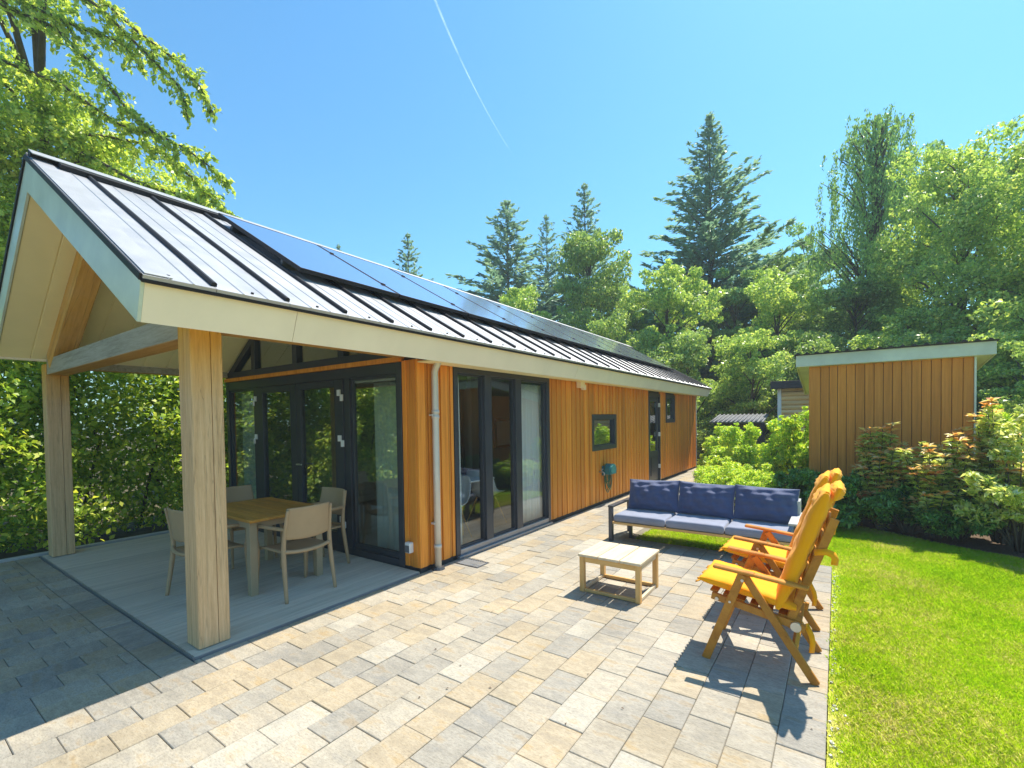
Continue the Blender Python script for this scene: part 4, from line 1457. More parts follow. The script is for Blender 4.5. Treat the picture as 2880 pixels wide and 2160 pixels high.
def dining_chair():
    """moulded resin armchair; its front looks toward -x"""
    o = empty('porch_chair', (0, 0, 0))
    def bez(pts, n=6):
        out = []
        P = [Vector(p) for p in pts]
        for i in range(len(P) - 1):
            p0, p1, p2, p3 = P[max(i - 1, 0)], P[i], P[i + 1], P[min(i + 2, len(P) - 1)]
            for k in range(n):
                t = k / n
                out.append(0.5 * ((2 * p1) + (p2 - p0) * t + (2 * p0 - 5 * p1 + 4 * p2 - p3) * t * t + (3 * p1 - p0 - 3 * p2 + p3) * t ** 3))
        out.append(P[-1])
        return out
    def grid(fn, nu, nv):
        vs = [fn(-1 + 2 * i / nu, -1 + 2 * j / nv) for j in range(nv + 1) for i in range(nu + 1)]
        fs = [(j * (nu + 1) + i, j * (nu + 1) + i + 1, (j + 1) * (nu + 1) + i + 1, (j + 1) * (nu + 1) + i) for j in range(nv) for i in range(nu)]
        return vs, fs
    for s in (-1, 1):
        p = bez([(0.262, s * 0.245, 0.0), (0.225, s * 0.238, 0.25), (0.205, s * 0.232, 0.44), (0.215, s * 0.226, 0.60), (0.262, s * 0.215, 0.835)])
        n = len(p)
        r = [0.013 + 0.009 * math.sin(math.pi * min(1, (i / (n - 1)) * 0.9 + 0.1)) for i in range(n)]
        MB().tube(p, r, 10).build('back_leg', 'resin', o, True)
        p = bez([(-0.262, s * 0.247, 0.0), (-0.250, s * 0.243, 0.22), (-0.240, s * 0.240, 0.44)])
        n = len(p)
        MB().tube(p, [0.012 + 0.009 * i / (n - 1) for i in range(n)], 10).build('front_leg', 'resin', o, True)
        p = bez([(-0.240, s * 0.240, 0.44), (-0.255, s * 0.246, 0.53), (-0.235, s * 0.248, 0.615), (-0.16, s * 0.248, 0.645), (0.02, s * 0.242, 0.65), (0.226, s * 0.225, 0.655)])
        MB().tube(p, 0.017, 10).build('armrest', 'resin', o, True)
    vs, fs = grid(lambda u, v: (-0.02 + u * 0.225, v * 0.222, 0.447 - 0.018 * (1 - v * v) * (1 - 0.4 * u * u) - (0.012 if u < -0.85 else 0)), 14, 12)
    st = MB().add(vs, fs).build('seat', 'resin', o, True)
    md = st.modifiers.new('thickness', 'SOLIDIFY'); md.thickness = 0.020
    vs, fs = grid(lambda u, v: (0.243 + 0.020 * v + 0.040 * (1 - u * u) - 0.012, u * 0.222 - 0.004 * u * v, 0.705 + v * 0.142 - 0.018 * (1 - u * u) * (v < -0.5)), 16, 10)
    bk = MB().add(vs, fs).build('backrest', 'resin', o, True)
    md = bk.modifiers.new('thickness', 'SOLIDIFY'); md.thickness = 0.014
    md = bk.modifiers.new('soft', 'BEVEL'); md.width = 0.003; md.segments = 1
    p = [(0.212, -0.225, 0.452), (0.235, -0.12, 0.438), (0.243, 0, 0.433), (0.235, 0.12, 0.438), (0.212, 0.225, 0.452)]
    MB().tube(bez(p), 0.018, 10).build('rear_rail', 'resin', o, True)
    return o
ch = dining_chair()
ch.location = (-0.632, -1.03, DZ)
G4 = 'taupe chairs round the porch table'
tag(ch, 'taupe moulded armchair with its back to the patio, nearest the open deck edge', 'chair', G4)
for loc, rz, lab in (((-1.16, -0.50, DZ), 90, 'taupe moulded armchair between the porch table and the glass doors'),
                     ((-1.30, -1.53, DZ), -90, 'taupe moulded armchair on the left of the table, mostly behind the front post'),
                     ((-2.12, -0.82, DZ), 180, 'taupe moulded armchair at the far end of the porch table')):
    c = copy_tree(ch)
    c.location = loc
    c.rotation_euler = (0, 0, math.radians(rz))
    tag(c, lab, 'chair', G4)

# ---- hose reel on the wall
hr = empty('hose_reel', (0.0, 4.80, 0.62))
Box('bracket', 'teal', hr, 0.003, 0.03, -0.10, 0.10, -0.08, 0.10, c=0.006)
MB().tube([(0.03, 0, 0.02), (0.09, 0, 0.02)], 0.075, 20).build('drum', 'teal', hr, True)
dk = MB()
vs, fs = [], []
pr = []
for a in range(0, 181, 15):
    t = math.radians(a)
    pr.append((math.cos(t) * 0.165, 0.02 + math.sin(t) * 0.125))
hood = MB().prism(pr + [(-0.15, -0.05), (0.15, -0.05)], 'x', 0.092, 0.19)
hood.build('hood', 'teal', hr)
MB().prism([(q[0] * 0.8, q[1] * 0.8 + 0.004) for q in pr] + [(-0.11, -0.03), (0.11, -0.03)], 'x', 0.191, 0.205).build('hood_face', 'teal', hr)
for k in range(7):
    r1, r2 = 0.10 + 0.013 * (k % 4), 0.24 + 0.028 * k
    pts = []
    for a in range(0, 361, 15):
        t = math.radians(a)
        y_ = r1 * math.cos(t) * (1.0 if math.sin(t) > 0 else 1.05)
        z_ = 0.06 + (0.10 if math.sin(t) > 0 else r2 * 1.1) * math.sin(t)
        pts.append((0.06 + 0.016 * (k % 5), y_, z_ - 0.02))
    MB().tube(pts, 0.0075, 7, False).build('hose_loop', 'hose', hr, True)
tap = MB()
tap.tube([(0.0, -0.20, 0.0), (0.07, -0.20, 0.0), (0.10, -0.20, -0.02), (0.10, -0.20, -0.06)], 0.012, 8)
tap.tube([(0.05, -0.20, 0.0), (0.05, -0.20, 0.05)], 0.008, 8)
tap.box(0.02, 0.08, -0.208, -0.192, 0.05, 0.06, 0.002)
tap.build('tap', 'steel', hr, True)
tag(hr, 'teal wall-mounted hose reel with looped green hose below the small window', 'hose reel')

# ---- drain grate in the paving
gr = empty('drain_grate', (0.235, 0.575, 0.0))
Box('rim', 'dark_metal', gr, -0.17, 0.17, -0.11, -0.095, -0.01, 0.006)
Box('rim', 'dark_metal', gr, -0.17, 0.17, 0.095, 0.11, -0.01, 0.006)
Box('rim', 'dark_metal', gr, -0.17, -0.155, -0.095, 0.095, -0.01, 0.006)
Box('rim', 'dark_metal', gr, 0.155, 0.17, -0.095, 0.095, -0.01, 0.006)
for i in range(9):
    xx = -0.14 + i * 0.034
    Box('grate_bar', 'grey_sill', gr, xx, xx + 0.015, -0.095, 0.095, -0.008, 0.0045, c=0.001)
tag(gr, 'small metal drain grate in the paving below the triple window', 'grate')

# ================================================================== SHED AND NEIGHBOURS
SHY, SHX0, SHX1, SHH = 5.6, 3.283, 5.243, 2.42
shed = empty('garden_shed', ((SHX0 + SHX1) / 2, SHY, 0))
ox, oy = (SHX0 + SHX1) / 2, SHY
def H_(nm, mt, x0, x1, y0, y1, z0, z1, c=0.003, par=None): return Box(nm, mt, par or shed, x0 - ox, x1 - ox, y0 - oy, y1 - oy, z0, z1, c=c)
sw1 = H_('front_wall', 'dark_metal', SHX0 + 0.02, SHX1 - 0.02, SHY + 0.03, SHY + 0.10, 0.0, SHH + 0.05)
nbd = 17
wid = [1.0 + (0.45 if i == 0 else random.uniform(-0.06, 0.06)) for i in range(nbd)]
tot = sum(wid)
x = SHX0
for i in range(nbd):
    w = wid[i] / tot * (SHX1 - SHX0)
    H_('cladding_board', 'shed_clad', x + 0.003, x + w - 0.003, SHY + random.uniform(-0.001, 0.001), SHY + 0.028, 0.02, SHH + 0.03, c=0.004, par=sw1)
    x += w
sw2 = H_('side_wall', 'dark_metal', SHX0 + 0.03, SHX0 + 0.10, SHY + 0.11, SHY + 2.4, 0.0, SHH - 0.25)
for i in range(18):
    ya = SHY + 0.03 + i * 0.13
    H_('cladding_board', 'shed_clad', SHX0 + 0.001, SHX0 + 0.028, ya + 0.003, ya + 0.127, 0.02, SHH - 0.2, c=0.004, par=sw2)
H_('rear_walls', 'shed_clad', SHX1 - 0.05, SHX1 - 0.005, SHY + 0.03, SHY + 2.4, 0.0, SHH - 0.25)
H_('corner_trim', 'rake', SHX1 - 0.003, SHX1 + 0.02, SHY - 0.02, SHY + 0.08, 0.02, SHH + 0.02)
# mono-pitch roof falling to the back
RX0, RX1, RY0, RY1 = SHX0 - 0.175, SHX1 + 0.20, SHY - 0.10, SHY + 2.6
def zr(y): return 2.60 - 0.14 * (y - RY0)
rfm = MB()
rfm.prism([(RY0 + 0.022 - oy, 2.43), (RY0 + 0.022 - oy, 2.595), (RY1 - oy, zr(RY1)), (RY1 - oy, zr(RY1) - 0.15)], 'x', RX0 + 0.022 - ox, RX1 - 0.022 - ox)
sroof = rfm.build('roof', 'rake', shed)
H_('fascia_board', 'rake', RX0, RX1, RY0, RY0 + 0.020, 2.425, 2.61, par=sroof)
for xs in ((RX0, RX0 + 0.02), (RX1 - 0.02, RX1)):
    MB().prism([(RY0 + 0.021 - oy, 2.425), (RY0 + 0.021 - oy, 2.61), (RY1 - oy, zr(RY1) + 0.01), (RY1 - oy, zr(RY1) - 0.17)], 'x', xs[0] - ox, xs[1] - ox).build('verge_board', 'rake', sroof)
n = 18
tw = (RX1 - RX0 + 0.04) / n
tm = None
for i in range(n):
    if tm is None:
        prof = []
        for k in range(9):
            t = k / 8
            prof.append((t * tw, 0.03 * max(0, math.sin(t * math.pi * 2 - 0.6)) + 0.006))
        prof = [(0.0, 0.0)] + prof + [(tw, 0.0)]
        b = MB()
        m = Matrix(((1, 0, 0, 0), (0, 1, -0.0, 0), (0, -0.14, 1, 0), (0, 0, 0, 1)))
        q = MB().prism(prof, 'y', -0.05, RY1 - RY0 + 0.03)
        b.add(q.v, q.f, m)
        tm = b.mesh('roof_tile', 'dark_roof')
    o = bpy.data.objects.new('roof_tile', tm)
    o.location = (RX0 - 0.02 + i * tw - ox, RY0 - oy, 2.612)
    link(o, sroof)
tag(shed, 'brown board-clad garden shed with pale fascia behind the shrubs', 'shed')

# neighbour's log cabin
cb = empty('log_cabin', (2.9, 12.6, 0))
for k in range(17):
    z = 0.10 + k * 0.135
    MB().tube([(-0.62, 0.0, z), (1.6, 0.0, z)], 0.072, 8).build('log', 'log', cb)
Box('wall', 'log', cb, -0.6, 1.6, 0.03, 2.6, 0.0, 2.42)
Box('corner_post', 'white', cb, -0.70, -0.60, -0.09, 0.02, 0.0, 2.42)
Box('roof', 'dark_roof', cb, -0.82, 1.9, -0.35, 3.0, 2.43, 2.60, c=0.01)
Box('roof_edge', 'dark_roof', cb, -0.86, 1.94, -0.39, -0.351, 2.40, 2.63, c=0.01)
Box('lamp_box', 'white', cb, 0.48, 0.68, -0.22, -0.08, 1.78, 2.12, c=0.02)
Box('lamp_base', 'rib', cb, 0.53, 0.63, -0.20, -0.09, 1.70, 1.778, c=0.01)
tag(cb, 'small pale log cabin with dark flat roof between house and shed', 'cabin')
# low tiled roof of a lean-to
lt = empty('tiled_outhouse', (1.25, 11.0, 0))
Box('wall', 'dark_roof', lt, -0.55, 0.65, 0.1, 1.2, 0, 1.41)
tl = MB()
lr = MB().prism([(-0.02, 1.42), (1.25, 1.62), (1.25, 1.66), (-0.02, 1.46)], 'x', -0.65, 0.75).build('roof', 'tile_grey', lt)
rowm = MB()
for i in range(12):
    xx = -0.65 + i * 0.115
    rowm = MB()
    rowm.tube([(xx + 0.06, -0.04, 1.455), (xx + 0.06, 1.25, 1.665)], 0.028, 8)
    rowm.build('tile_course', 'tile_grey', lr, True)
tag(lt, 'low outhouse with grey tiled roof behind the hedge', 'outhouse')

# ================================================================== VEGETATION
def trunk_mesh(pts, rad, branches, mat='bark'):
    b = MB()
    b.tube(pts, rad, 9)
    for p, r in branches:
        b.tube(p, r, 6)
    return b

def crown_points(rng, n, clumps):
    """leaf centres on and in a set of balls (cx,cy,cz,r): more leaves toward each ball's surface"""
    C_ = np.array([c[:3] for c in clumps])
    r = np.array([c[3] for c in clumps])
    w = r ** 2
    idx = rng.choice(len(C_), n, p=w / w.sum())
    d = rand_dirs(n, rng)
    d[:, 2] *= 0.62
    rad = r[idx] * rng.uniform(0.25, 1.05, n) ** 0.45
    P = C_[idx] + d * rad[:, None]
    return P, d

def broadleaf_mesh(name, mat, seed, H, W, n, leaf, trunk_h=0.22, lobes=26, narrow=1.0, sparse=0.0):
    """returns (trunk mesh, crown mesh); tree about H high and 2W wide, origin at the foot"""
    rng = np.random.default_rng(seed)
    rs = random.Random(seed)
    clumps = []
    z0 = H * trunk_h
    while len(clumps) < lobes:
        t = rs.random()
        z = z0 + (H - z0) * t
        prof = math.sin(math.pi * (0.16 + 0.74 * t)) ** 0.6 * (1 - 0.2 * t)
        a = rs.uniform(0, 2 * math.pi)
        q = math.sqrt(rs.uniform(0.05, 1.0)) * W * prof * narrow
        cr_ = W * rs.uniform(0.16, 0.42) * (1 - 0.3 * t)
        if z + cr_ * 0.8 > H: z = H - cr_ * 0.8
        clumps.append((math.cos(a) * q * 0.85, math.sin(a) * q * 0.85, z, cr_))
    # small satellite tufts so that the outline is uneven
    for _ in range(lobes * 4):
        c = clumps[rs.randrange(lobes)]
        d = Vector((rs.gauss(0, 1), rs.gauss(0, 1), rs.gauss(0.35, 0.8))).normalized()
        r_ = c[3] * rs.uniform(0.2, 0.6)
        clumps.append((c[0] + d.x * c[3] * 1.05, c[1] + d.y * c[3] * 1.05, min(c[2] + d.z * c[3] * 0.95, H - r_ * 0.3), r_))
    P, d = crown_points(rng, n, clumps)
    ax = unit(d * 0.4 + rand_dirs(n, rng) + np.array([0, 0, -0.35]))
    nm = unit(d * 0.6 + rand_dirs(n, rng) * 0.9 + np.array([0, 0, 0.5]))
    sz = rng.uniform(0.45, 1.55, n) ** 1.2 * leaf
    V = leaves(P, ax, nm, sz, 0.62)
    crown = np_mesh(name + '_crown', V, 4, mat, add_obj=False)
    top = H * 0.86
    k = 7
    tp = [(W * 0.04 * math.sin(i * 1.3 + seed), W * 0.04 * math.cos(i * 1.7 + seed), top * i / k) for i in range(k + 1)]
    r0 = 0.018 * H + 0.03
    tr_ = [r0 * (1 - 0.88 * i / k) for i in range(k + 1)]
    tr_[0] *= 1.25
    br = []
    for c in clumps[:lobes]:
        zb = max(z0 * 0.55, c[2] - math.hypot(c[0], c[1]) * 0.9 - 0.2)
        zb = min(zb, top * 0.95)
        i = min(k - 1, int(zb / top * k))
        t = zb / top * k - i
        p0 = Vector(tp[i]).lerp(Vector(tp[i + 1]), t)
        p2 = Vector(c[:3])
        p1 = p0.lerp(p2, 0.5) + Vector((0, 0, 0.12 * (p2 - p0).length))
        rr = r0 * 0.34 * (1 - 0.6 * zb / top)
        br.append(([p0, p1, p2], [rr, rr * 0.65, rr * 0.2]))
    trunk = trunk_mesh(tp, tr_, br).mesh(name + '_trunk', 'bark', True)
    return trunk, crown

def conifer_mesh(name, mat, seed, H, W, whorls, per, sprays, leaf, bare=0.06, taper=1.0, droop=0.12):
    rng = np.random.default_rng(seed)
    rs = random.Random(seed)
    Ps, As, Ns, Ss = [], [], [], []
    br = []
    for w in range(whorls):
        t = (w + rs.uniform(-0.3, 0.3)) / whorls
        t = min(max(t, 0), 0.995)
        z = H * (bare + (1 - bare) * t)
        Lr = W * (1 - t) ** taper * rs.uniform(0.8, 1.12) + 0.12
        if t < 0.2: Lr *= 0.75 + t
        k = max(4, int(per * (0.6 + 0.4 * (1 - t))))
        a0 = rs.uniform(0, 6.28)
        for j in range(k):
            a = a0 + 6.283 * j / k + rs.uniform(-0.25, 0.25)
            L = Lr * rs.uniform(0.45, 1.15)
            rise = 0.42 - droop * 3.2 * (1 - t) + rs.uniform(-0.08, 0.08)
            dh = np.array([math.cos(a), math.sin(a), 0])
            m = max(5, int(sprays * L / W) + 3)
            s = rng.uniform(0.12, 1.0, m) ** 0.8
            lat = rng.uniform(-1, 1, m) * L * 0.24 * (1 - s) + rng.normal(0, 0.04, m)
            sd = np.array([-math.sin(a), math.cos(a), 0])
            zz = L * (rise * s + 0.28 * s * s * droop * 2) + rng.normal(0, 0.05, m) - np.abs(lat) * 0.25
            P = np.array([0, 0, z]) + dh * (s * L)[:, None] + sd * lat[:, None]
            P[:, 2] += zz
            Ps.append(P)
            ax = dh * 0.9 + sd * (np.sign(lat) * 0.8 * rng.random(m))[:, None] + rng.normal(0, 0.3, (m, 3)) + np.array([0, 0, 0.25])
            As.append(ax)
            Ns.append(np.array([0, 0, 1.0]) + rng.normal(0, 0.5, (m, 3)))
            Ss.append(leaf * rng.uniform(0.6, 1.4, m) * (0.55 + 0.6 * (1 - t)))
            if j % 2 == 0:
                e = np.array([0, 0, z]) + dh * L * 0.8 + np.array([0, 0, L * rise * 0.8])
                br.append(([(0, 0, z), tuple(e)], [0.012 * H * (1 - t) * 0.35 + 0.012, 0.008]))
    # leader
    m = 50
    P = np.zeros((m, 3)); P[:, 2] = H * rng.uniform(0.93, 1.0, m); P[:, :2] = rng.normal(0, 0.07, (m, 2))
    Ps.append(P); As.append(rng.normal(0, 0.4, (m, 3)) + np.array([0, 0, 1.0])); Ns.append(rng.normal(0, 1, (m, 3))); Ss.append(np.full(m, leaf * 0.7))
    P, A, N_, S_ = (np.concatenate(q) for q in (Ps, As, Ns, Ss))
    V = leaves(P, A, unit(N_), S_, 0.34, 0.1)
    crown = np_mesh(name + '_crown', V, 4, mat, add_obj=False)
    tp = [(0.02 * math.sin(i), 0.02 * math.cos(i), H * 0.98 * i / 6) for i in range(7)]
    r0 = 0.012 * H
    trunk = trunk_mesh(tp, [r0 * (1.05 - i / 6) for i in range(7)], br).mesh(name + '_trunk', 'bark', True)
    return trunk, crown

def weeping_mesh(name, mat, seed, H, W, n_strands, leaf):
    rng = np.random.default_rng(seed)
    rs = random.Random(seed)
    Ps, As = [], []
    br = []
    for i in range(n_strands):
        t = rs.uniform(0.30, 1.0)
        z = H * t
        a = rs.uniform(0, 6.283)
        reach = W * rs.uniform(0.1, 1.0) * (0.35 + 0.65 * math.sin(math.pi * min(0.92, (1.02 - t) * 1.25)))
        if rs.random() < 0.12: reach *= 1.3
        ln = rs.uniform(0.07, 0.24) * H * (0.5 + 0.7 * (1 - t) + 0.2)
        ln = min(ln, z - 0.25 * H * 0.4)
        x, y = math.cos(a) * reach, math.sin(a) * reach
        m = int(ln / leaf * 3.2)
        s = rng.random(m)
        P = np.stack([x + 0.06 * H * 0.1 * s * math.cos(a) + rng.normal(0, 0.05, m), y + rng.normal(0, 0.05, m), z + 0.03 * H * np.sin(s * 2.2) - ln * s], 1)
        P[:, 2] = np.minimum(P[:, 2], H)
        Ps.append(P)
        As.append(np.array([0, 0, -1.0]) + rng.normal(0, 0.35, (m, 3)))
        if i % 5 == 0:
            zb = max(0.2 * H, z - reach * 1.3)
            br.append(([(0, 0, zb), (x * 0.5, y * 0.5, (z + zb) / 2 + 0.3), (x, y, z)], [0.05, 0.03, 0.01]))
    P, A = np.concatenate(Ps), np.concatenate(As)
    n = len(P)
    V = leaves(P, A, rand_dirs(n, rng), leaf * rng.uniform(0.7, 1.3, n), 0.36, 0.1)
    crown = np_mesh(name + '_crown', V, 4, mat, add_obj=False)
    tp = [(0.05 * math.sin(i * 2), 0.05 * math.cos(i * 1.5), H * 0.97 * i / 8) for i in range(9)]
    trunk = trunk_mesh(tp, [0.22 * (1.03 - i / 8) + 0.015 for i in range(9)], br).mesh(name + '_trunk', 'bark', True)
    return trunk, crown

def plant(name, pair, loc, label, cat='tree', group=None, rz=0.0, sc=(1, 1, 1), partnames=('trunk', 'crown')):
    o = empty(name, loc, rz)
    o.scale = sc
    for nm, me in zip(partnames, pair):
        link(bpy.data.objects.new(nm, me), o)
    tag(o, label, cat, group)
    return o

# ---- the far trees
cA = conifer_mesh('conifer_a', 'needle', 11, 20.0, 7.2, 46, 12, 170, 0.46, 0.05, 0.92, 0.12)
cB = conifer_mesh('conifer_b', 'needle', 12, 17.0, 5.6, 36, 11, 130, 0.44, 0.05, 0.82, 0.08)
GC = 'conifers behind the house'
plant('fir_tree', cA, (-2.45, 25.9, 0), 'tallest dark fir with open spire, in the middle of the skyline', 'tree', GC, 0.4, (1.12, 1.12, 0.967))
plant('fir_tree', cB, (-15.36, 23.5, 0), 'bushy dark fir above the far end of the roof, left of the yellow-green tree', 'tree', GC, 1.0, (1.45, 1.45, 1.0))
plant('fir_tree', cB, (-14.57, 27.56, 0), 'slim pointed fir between two larger firs above the roof', 'tree', GC, 2.2, (0.78, 0.78, 1.01))
plant('fir_tree', cB, (-11.15, 27.13, 0), 'dark fir rising behind a light green rounded tree', 'tree', GC, 3.4, (1.05, 1.05, 1.08))
plant('fir_tree', cB, (-18.36, 16.9, 0), 'small fir tip showing just above the solar panels', 'tree', GC, 4.0, (0.72, 0.72, 0.785))
plant('fir_tree', cB, (-29.1, 19.4, 0), 'tiny distant fir tip above the roof ridge', 'tree', GC, 5.0, (0.6, 0.6, 0.93))

tB = broadleaf_mesh('broad_b', 'bright', 21, 9.0, 2.6, 40000, 0.12, 0.06, 46)
tM = broadleaf_mesh('broad_m', 'mid', 22, 11.0, 3.2, 46000, 0.13, 0.06, 50)
tG = broadleaf_mesh('broad_g', 'greyish', 23, 10.0, 2.4, 26000, 0.13, 0.10, 34)
tR = broadleaf_mesh('broad_r', 'bright', 24, 11.5, 3.6, 60000, 0.115, 0.16, 60)
tU = broadleaf_mesh('broad_u', 'mid', 25, 5.2, 2.2, 36000, 0.09, 0.03, 38)
tV = broadleaf_mesh('broad_v', 'bright', 26, 4.6, 1.9, 30000, 0.085, 0.03, 34)
wp = weeping_mesh('weeping', 'willow', 31, 14.6, 2.6, 900, 0.15)
GT = 'broadleaf trees behind the garden'
def T(pair, x, y, label, rz=0.0, s=1.0, h=None):
    return plant('broadleaf_tree', pair, (x, y, -0.05), label, 'tree', GT, rz, (s, s, h or s))
T(tB, -8.6, 14.8, 'yellow-green tree just above the far solar panels', 0.3, 0.86, 0.90)
T(tM, -7.0, 19.2, 'rounded light green tree in front of two firs', 1.1, 0.92, 1.03)
T(tB, -2.56, 17.6, 'yellow-green round-topped tree left of the tallest fir', 2.0, 0.92, 0.99)
T(tG, -0.48, 22.2, 'grey-green tree at the right foot of the tallest fir', 0.7, 0.85, 0.93)
T(tB, 1.7, 18.4, 'fresh green tree above the end of the house roof', 3.3, 0.88, 0.88)
T(tG, 2.0, 32.5, 'thin pale tree far behind, between fir and weeping tree', 1.9, 1.35, 1.40)
T(tG, 6.8, 26.4, 'wispy pale tree right of the weeping tree', 4.2, 0.85, 1.47)
T(tR, 7.2, 18.2, 'large spreading tree with dark forked trunks above the shed', 0.0, 0.85, 0.95)
T(tR, 9.2, 15.6, 'large bright tree at the right edge of the picture', 2.4, 0.85, 0.83)
T(tM, 4.2, 19.4, 'mid-green tree under the weeping tree', 2.9, 0.75, 0.62)
T(tB, 5.6, 16.8, 'fresh green tree in front of the weeping tree trunk', 1.2, 0.72, 0.60)
T(tU, -3.9, 15.0, 'low leafy tree right behind the roof end', 0.2, 1.0, 1.18)
T(tU, -1.1, 14.9, 'low dark tree beside the far house corner', 1.4, 0.95, 0.98)
T(tV, 1.2, 14.9, 'bushy young tree behind the grey tiled outhouse', 2.1, 1.0, 1.0)
T(tU, 3.0, 16.5, 'leafy undergrowth tree left of the log cabin roof', 3.0, 0.9, 0.93)
T(tV, 4.6, 15.2, 'bushy young tree above the left end of the shed roof', 3.9, 0.95, 0.90)
T(tU, 6.0, 14.4, 'undergrowth tree above the middle of the shed roof', 4.6, 0.85, 0.78)
T(tV, 7.3, 12.4, 'bushy tree behind the right end of the shed', 5.3, 0.95, 0.80)
T(tU, 7.6, 9.8, 'leafy tree right of the shed', 0.9, 0.70, 0.70)
T(tM, -5.2, 22.5, 'mid-green tree in the gap behind the rounded trees', 5.0, 0.95, 0.80)
T(tM, 0.8, 27.0, 'mid-green tree far behind the fresh green one', 0.5, 1.0, 0.95)
T(tM, 10.5, 24.0, 'mid-green tree behind the large bright tree', 0.9, 1.1, 1.1)
plant('weeping_tree', wp, (5.0, 22.5, 0), 'tall weeping tree with hanging strands of small leaves', 'tree', None, 0.3)
# a far wood that closes the gaps
def wood_mass():
    rng = np.random.default_rng(77)
    Vs = []
    for (x0, x1, y0, y1, h) in ((-40, -16, 26, 34, 6.5), (-16, 0, 30, 36, 7.5), (0, 26, 28, 38, 8.0), (11, 26, 12, 26, 8.0)):
        n = 16000
        P = np.stack([rng.uniform(x0, x1, n), rng.uniform(y0, y1, n), rng.random(n)], 1)
        hh = h * (0.75 + 0.25 * np.sin(P[:, 0] * 0.9) * np.cos(P[:, 1] * 0.7 + P[:, 0] * 0.3))
        P[:, 2] *= hh
        Vs.append(leaves(P, rand_dirs(n, rng), unit(rand_dirs(n, rng) + np.array([0, 0, 0.6])), rng.uniform(0.25, 0.5, n), 0.65))
    return np_mesh('far_wood', np.concatenate(Vs), 4, 'mid')
tag(wood_mass(), 'far green wood behind the garden trees', 'wood', kind='stuff')

# ---- the hedge left of the deck
def hedge_mesh(name, mat, seed, x0, x1, y0, y1, h, n, leaf, face=None):
    """leaf mass in a box, denser toward its faces, uneven outline; origin at world zero"""
    rng = np.random.default_rng(seed)
    P = np.stack([rng.uniform(0, 1, n), rng.uniform(y0, y1, n), rng.uniform(0, 1, n) ** 0.85], 1)
    yy = P[:, 1]
    zz = P[:, 2] * (h + 0.35 * np.sin(yy * 1.9 + seed) + 0.22 * np.sin(yy * 4.3))
    bul = 0.16 * np.sin(yy * 3.1 + zz * 2.0) + 0.12 * np.sin(yy * 6.7 - zz * 4.2) + 0.08 * np.sin(zz * 9 + yy * 2)
    u = rng.random(n) ** 0.45
    flip = rng.random(n) < 0.25
    u = np.where(flip, 1 - u, u)
    xx = x0 + (x1 - x0 + bul) * u
    P = np.stack([xx, yy, zz], 1)
    d = np.stack([np.ones(n) * 0.8, np.zeros(n), np.zeros(n)], 1)
    ax = unit(d * 0.5 + rand_dirs(n, rng) + np.array([0, 0, -0.3]))
    nm = unit(d * 0.3 + rand_dirs(n, rng) * 0.8 + np.array([0, 0, 0.9]))
    V = leaves(P, ax, nm, rng.uniform(0.65, 1.35, n) * leaf, 0.62)
    return V
hd_ = empty('beech_hedge', (-5.3, 1.0, 0))
V1 = hedge_mesh('h', 'hedge', 3, -6.5, -4.95, -4.2, 11.0, 3.3, 150000, 0.088)
o = np_mesh('foliage', V1 - np.array([-5.3, 1.0, 0]), 4, 'hedge', hd_)
sm = MB()
rs_ = random.Random(4)
for i in range(30):
    y_ = -4 + i * 0.5 + rs_.uniform(-.2, .2)
    x_ = rs_.uniform(-5.9, -5.3)
    sm.tube([(x_ + 5.3, y_ - 1, 0), (x_ + 5.3 + rs_.uniform(-.2, .3), y_ - 1 + rs_.uniform(-.3, .3), 1.4), (x_ + 5.3 + rs_.uniform(-.3, .5), y_ - 1 + rs_.uniform(-.5, .5), 2.7)], [0.028, 0.018, 0.006], 6)
sm.build('stems', 'bark', hd_)
tag(hd_, 'tall sunlit beech hedge along the left side of the deck', 'hedge')
h2 = empty('beech_hedge', (-7.0, -9.0, 0))
V2 = hedge_mesh('h2', 'hedge', 8, -8.0, -6.4, -14.0, -4.4, 3.6, 30000, 0.14)
np_mesh('foliage', V2 - np.array([-7.0, -9.0, 0]), 4, 'hedge', h2)
tag(h2, 'hedge mirrored in the porch doors, beyond the left edge of the picture', 'hedge')
tb2 = broadleaf_mesh('side_tree', 'beech', 41, 8.0, 2.8, 22000, 0.14, 0.15, 26)
plant('beech_tree', tb2, (-9.5, -7.5, 0), 'beech tree mirrored in the porch doors', 'tree', 'beeches left of the house', 0.4)
plant('beech_tree', tb2, (-9.2, 3.6, 0), 'beech rising behind the hedge and the far porch eave', 'tree', 'beeches left of the house', 1.7, (0.9, 0.9, 0.62))

